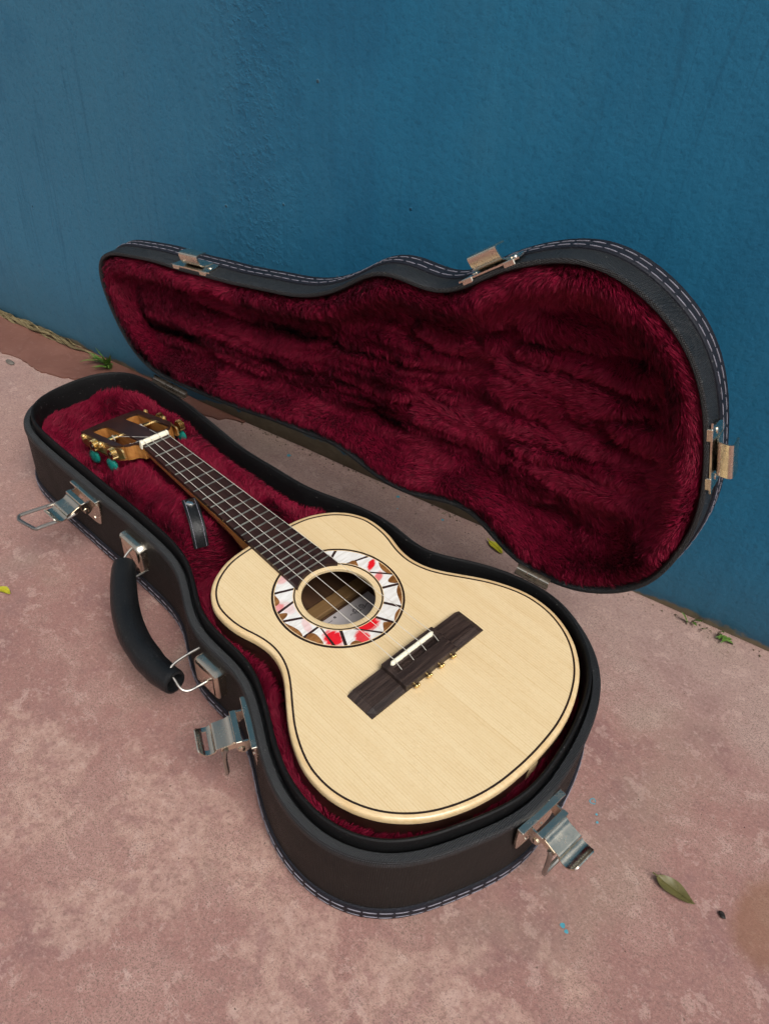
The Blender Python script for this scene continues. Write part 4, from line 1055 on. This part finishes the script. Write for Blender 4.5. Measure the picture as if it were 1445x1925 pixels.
# ------------------------------------------------------------------ small things on the ground
def m_leaf(name, c1, c2):
    t = NT(name); n1 = t.noise(60,5,.65)
    c = t.mix(t.ramp(n1,.35,.7), c1, c2); c = t.mix(t.math('MULTIPLY', t.ramp(t.noise(300,3,.6),.6,.75), .5), c, tuple(k*.4 for k in c1))
    return t.done(c, .42, nrm=t.bump(n1,.3,.0005), spec=.4)
def leaf(name, p, ang_, L, W, mat, label, curl=3.0, fold=1.6, group=None):
    nu, nv = 18, 6; V = []; F = []
    for i in range(nu+1):
        t = i/nu; w_ = W*math.sin(math.pi*t**.85)**.8*(1-.25*t)+.05
        for k in range(-nv,nv+1):
            x = k/nv; V.append((L*(t-.5), w_*x+1.5*math.sin(t*3), 1.0+curl*(2*t-1)**2*.8+fold*abs(x)**1.5*w_/W+.5*math.sin(t*9+x*3)*abs(x)))
    m_ = 2*nv+1
    for i in range(nu):
        for k in range(2*nv): F.append((i*m_+k,(i+1)*m_+k,(i+1)*m_+k+1,i*m_+k+1))
    n_ = len(V); V += [(a,b,c-.35) for a,b,c in V]; F += [tuple(n_+q for q in f[::-1]) for f in F]
    o = mk(name, V, F, mat, None, label=label, cat='leaf', ang=180)
    o.location = (p[0]*S,p[1]*S,.001); o.rotation_euler = (0,0,ang_)
    mid_ = [(L*(i/nu-.5), 1.5*math.sin(i/nu*3), 1.35+curl*(2*i/nu-1)**2*.8) for i in range(nu+1)]
    mb('midrib', MB().add(*tube([(-L*.5-3,0,1.6+curl*.8)]+mid_, np.linspace(.55,.15,nu+2), 6)), mat, o)
    return o
ML1 = m_leaf('olive_leaf', (.085,.075,.022), (.16,.135,.05)); ML2 = m_leaf('yellow_leaf', (.42,.36,.02), (.30,.34,.03))
leaf('fallen_leaf', (570.5,42.8), math.radians(4), 29, 6.6, ML1, 'dry olive green leaf lying on the floor right of the case', 4.0, 2.0)
leaf('fallen_leaf', (-7,-175), math.radians(22), 17, 4.0, ML2, 'small yellow leaf on the floor at the left edge by the case', 1.0, .8)
leaf('fallen_leaf', (262,222), math.radians(-12), 22, 5.0, ML2, 'yellow leaf on the floor between the base and the raised lid', 1.5, 1.0)

def pebble(name, p, r, mat, label, cat, sq=(1,1,.6)):
    V = []; F = []; na, nb_ = 12, 8; k0 = random.random()*9
    for i in range(nb_+1):
        ph = math.pi*i/nb_
        for k in range(na):
            t = 2*math.pi*k/na; q = r*(1+.22*math.sin(2*t+k0)*math.sin(ph)+.1*math.sin(3*ph+k0)); V.append((q*sq[0]*math.sin(ph)*math.cos(t), q*sq[1]*math.sin(ph)*math.sin(t), q*sq[2]*(math.cos(ph)+1)*.96))
    for i in range(nb_):
        for k in range(na): l = (k+1)%na; F.append((i*na+k,(i+1)*na+k,(i+1)*na+l,i*na+l))
    o = mk(name, V, F, mat, None, label=label, cat=cat, ang=180); o.location = (p[0]*S,p[1]*S,0); return o
MP = m_plain('grey_stone', (.13,.115,.10), .8, .3, .4, 200, .5); MS = m_plain('dark_seed', (.016,.012,.010), .5, .4)
pebble('pebble', (-395,9.5), 5.2, MP, 'flat grey stone on the floor in front of the red-brown strip', 'stone', (1.4,.9,.35))
pebble('seed', (602,53.6), 1.9, MS, 'tiny dark seed on the floor beyond the olive leaf', 'seed', (1.5,.9,.8))

# drops of turquoise paint on the floor, joined: too small to pick apart
m = MB()
def disc(x, y, r, r0=0.0, z=.35):
    n = 14; V = []; k0 = random.random()*6
    rr_ = [1+.10*math.sin(3*2*math.pi*k/n+k0) for k in range(n)]
    if r0 == 0:
        V = [(x+r*rr_[k]*math.cos(2*math.pi*k/n), y+r*rr_[k]*math.sin(2*math.pi*k/n), z) for k in range(n)]; m.add(V, [tuple(range(n))])
    else:
        for q in (r0,r): V += [(x+q*rr_[k]*math.cos(2*math.pi*k/n), y+q*rr_[k]*math.sin(2*math.pi*k/n), z) for k in range(n)]
        m.add(V, [(k,n+k,n+(k+1)%n,(k+1)%n) for k in range(n) if random.random() < .85])
for a in ((529,-33,1.8),(533,-34.4,1.4),(500,52,.9),(504,47,1.0),(136,205,2.0),(195,214,1.5),(-1,161,2.4),(455,-40,.6),(150,190,.8)): disc(*a)
disc(492,59,2.6,1.8)
mb('paint_drops', m, m_plain('turquoise_paint', (.07,.30,.38), .45, .4), ground, smooth=False, kind='stuff')

# grit and crumbs in the joint along the wall
m = MB()
for _ in range(420):
    s = random.uniform(-620, 620); o_ = abs(random.gauss(0,1))*9+1; r = random.uniform(.4,1.7)*(1.2 if o_ < 8 else .6)
    p = wpt(s, o_, r*.3); t0 = random.random()*6
    V = [p+np.array([r*math.cos(t0),r*math.sin(t0),0]), p+np.array([r*math.cos(t0+2.1),r*math.sin(t0+2.1),0]), p+np.array([r*math.cos(t0+4.2),r*math.sin(t0+4.2),0]), p+np.array([0,0,r*.9])]
    m.add(V, [(0,1,3),(1,2,3),(2,0,3)])
mb('joint_grit', m, m_plain('brown_grit', (.20,.15,.11), .9, .2, .6, 60), ground, smooth=False, kind='stuff')

# loose grains of grit on the concrete
m = MB()
for _ in range(1500):
    x, y = random.uniform(-420,690), random.uniform(-330,300)
    if y > wpt((x-WALL_O[0])/WD[0])[1]-3: continue
    r = random.choice((.25,.3,.3,.4,.5,.7)); t0 = random.random()*6; p = np.array([x,y,.05])
    m.add([p+np.array([r*math.cos(t0),r*math.sin(t0),0]), p+np.array([r*1.2*math.cos(t0+2.1),r*math.sin(t0+2.1),0]), p+np.array([r*math.cos(t0+4.2),r*1.2*math.sin(t0+4.2),0]), p+np.array([0,0,r*.9])], [(0,1,3),(1,2,3),(2,0,3)])
mb('loose_grit', m, m_plain('pale_and_dark_grit', (.22,.16,.13), .85, .2, .9, 30), ground, smooth=False, kind='stuff')

# dry roots lying in the joint at the left
MR = m_plain('dry_root', (.16,.125,.065), .85, .2, .6, 90, .6); MG = m_leaf('grass_blade', (.055,.13,.018), (.12,.20,.04))
m = MB()
for j in range(9):
    s0 = -560+random.uniform(-60,60); s1 = random.uniform(-400,-335) if j else -330; P = []
    for s in np.linspace(s0, s1, 22):
        P.append(wpt(s, 5+3.4*math.sin(s*.045+j*1.7)+2*math.sin(s*.11+j), 4.5+2.8*math.sin(s*.06+j*2.2)+1.2*math.sin(s*.17+j)))
    m.add(*tube(smoothpath(P,2), np.interp(np.linspace(0,1,43),[0,.5,1],[1.6,2.2,.7])*random.uniform(.6,1.3), 6))
mb('dry_root', m, MR, None, label='twisted dry roots lying in the joint at the foot of the wall on the left', cat='root')

def tuft(c, n, hgt, label, spread=1.0):
    o = empty('grass_tuft', (c[0],c[1],0), label=label, cat='grass', group='grass tufts growing from the wall joint')
    for i in range(n):
        a = random.uniform(-math.pi*.95, -.05)+WALL_A; L = hgt*random.uniform(.6,1.15); ln_ = random.uniform(.35,1.1)*spread
        b0 = np.array([random.gauss(0,5), random.gauss(0,2), 0]); P = []
        for t in np.linspace(0,1,8):
            P.append(b0+np.array([math.cos(a)*ln_*L*t*.9, math.sin(a)*ln_*L*t*.9, L*(t*.9-.55*ln_*t*t)+.5]))
        P = np.array(P); T = np.gradient(P,axis=0); sdv = np.cross(T,[0,0,1.]); sdv /= np.linalg.norm(sdv,axis=1)[:,None]+1e-9
        w_ = 1.7*np.sin(np.pi*np.linspace(.12,1,8)**.8)**.8+.08; V = []; F = []
        for k in range(8):
            V += [P[k]-sdv[k]*w_[k], P[k]+np.array([0,0,-.4]), P[k]+sdv[k]*w_[k]]
        for k in range(7):
            F += [(k*3,k*3+1,k*3+4,k*3+3),(k*3+1,k*3+2,k*3+5,k*3+4)]
        mk('blade', V, F, MG, o, ang=180)
tuft((-306,103), 26, 36, 'green grass tuft at the wall foot behind the headstock end of the case', 1.0)
tuft((wpt(474,3)[0],wpt(474,3)[1]), 5, 16, 'small grass sprout at the wall foot right of the lid', 1.0)
tuft((wpt(505,3)[0],wpt(505,3)[1]), 7, 14, 'low grass tuft at the wall foot near the right edge of the picture', 1.3)
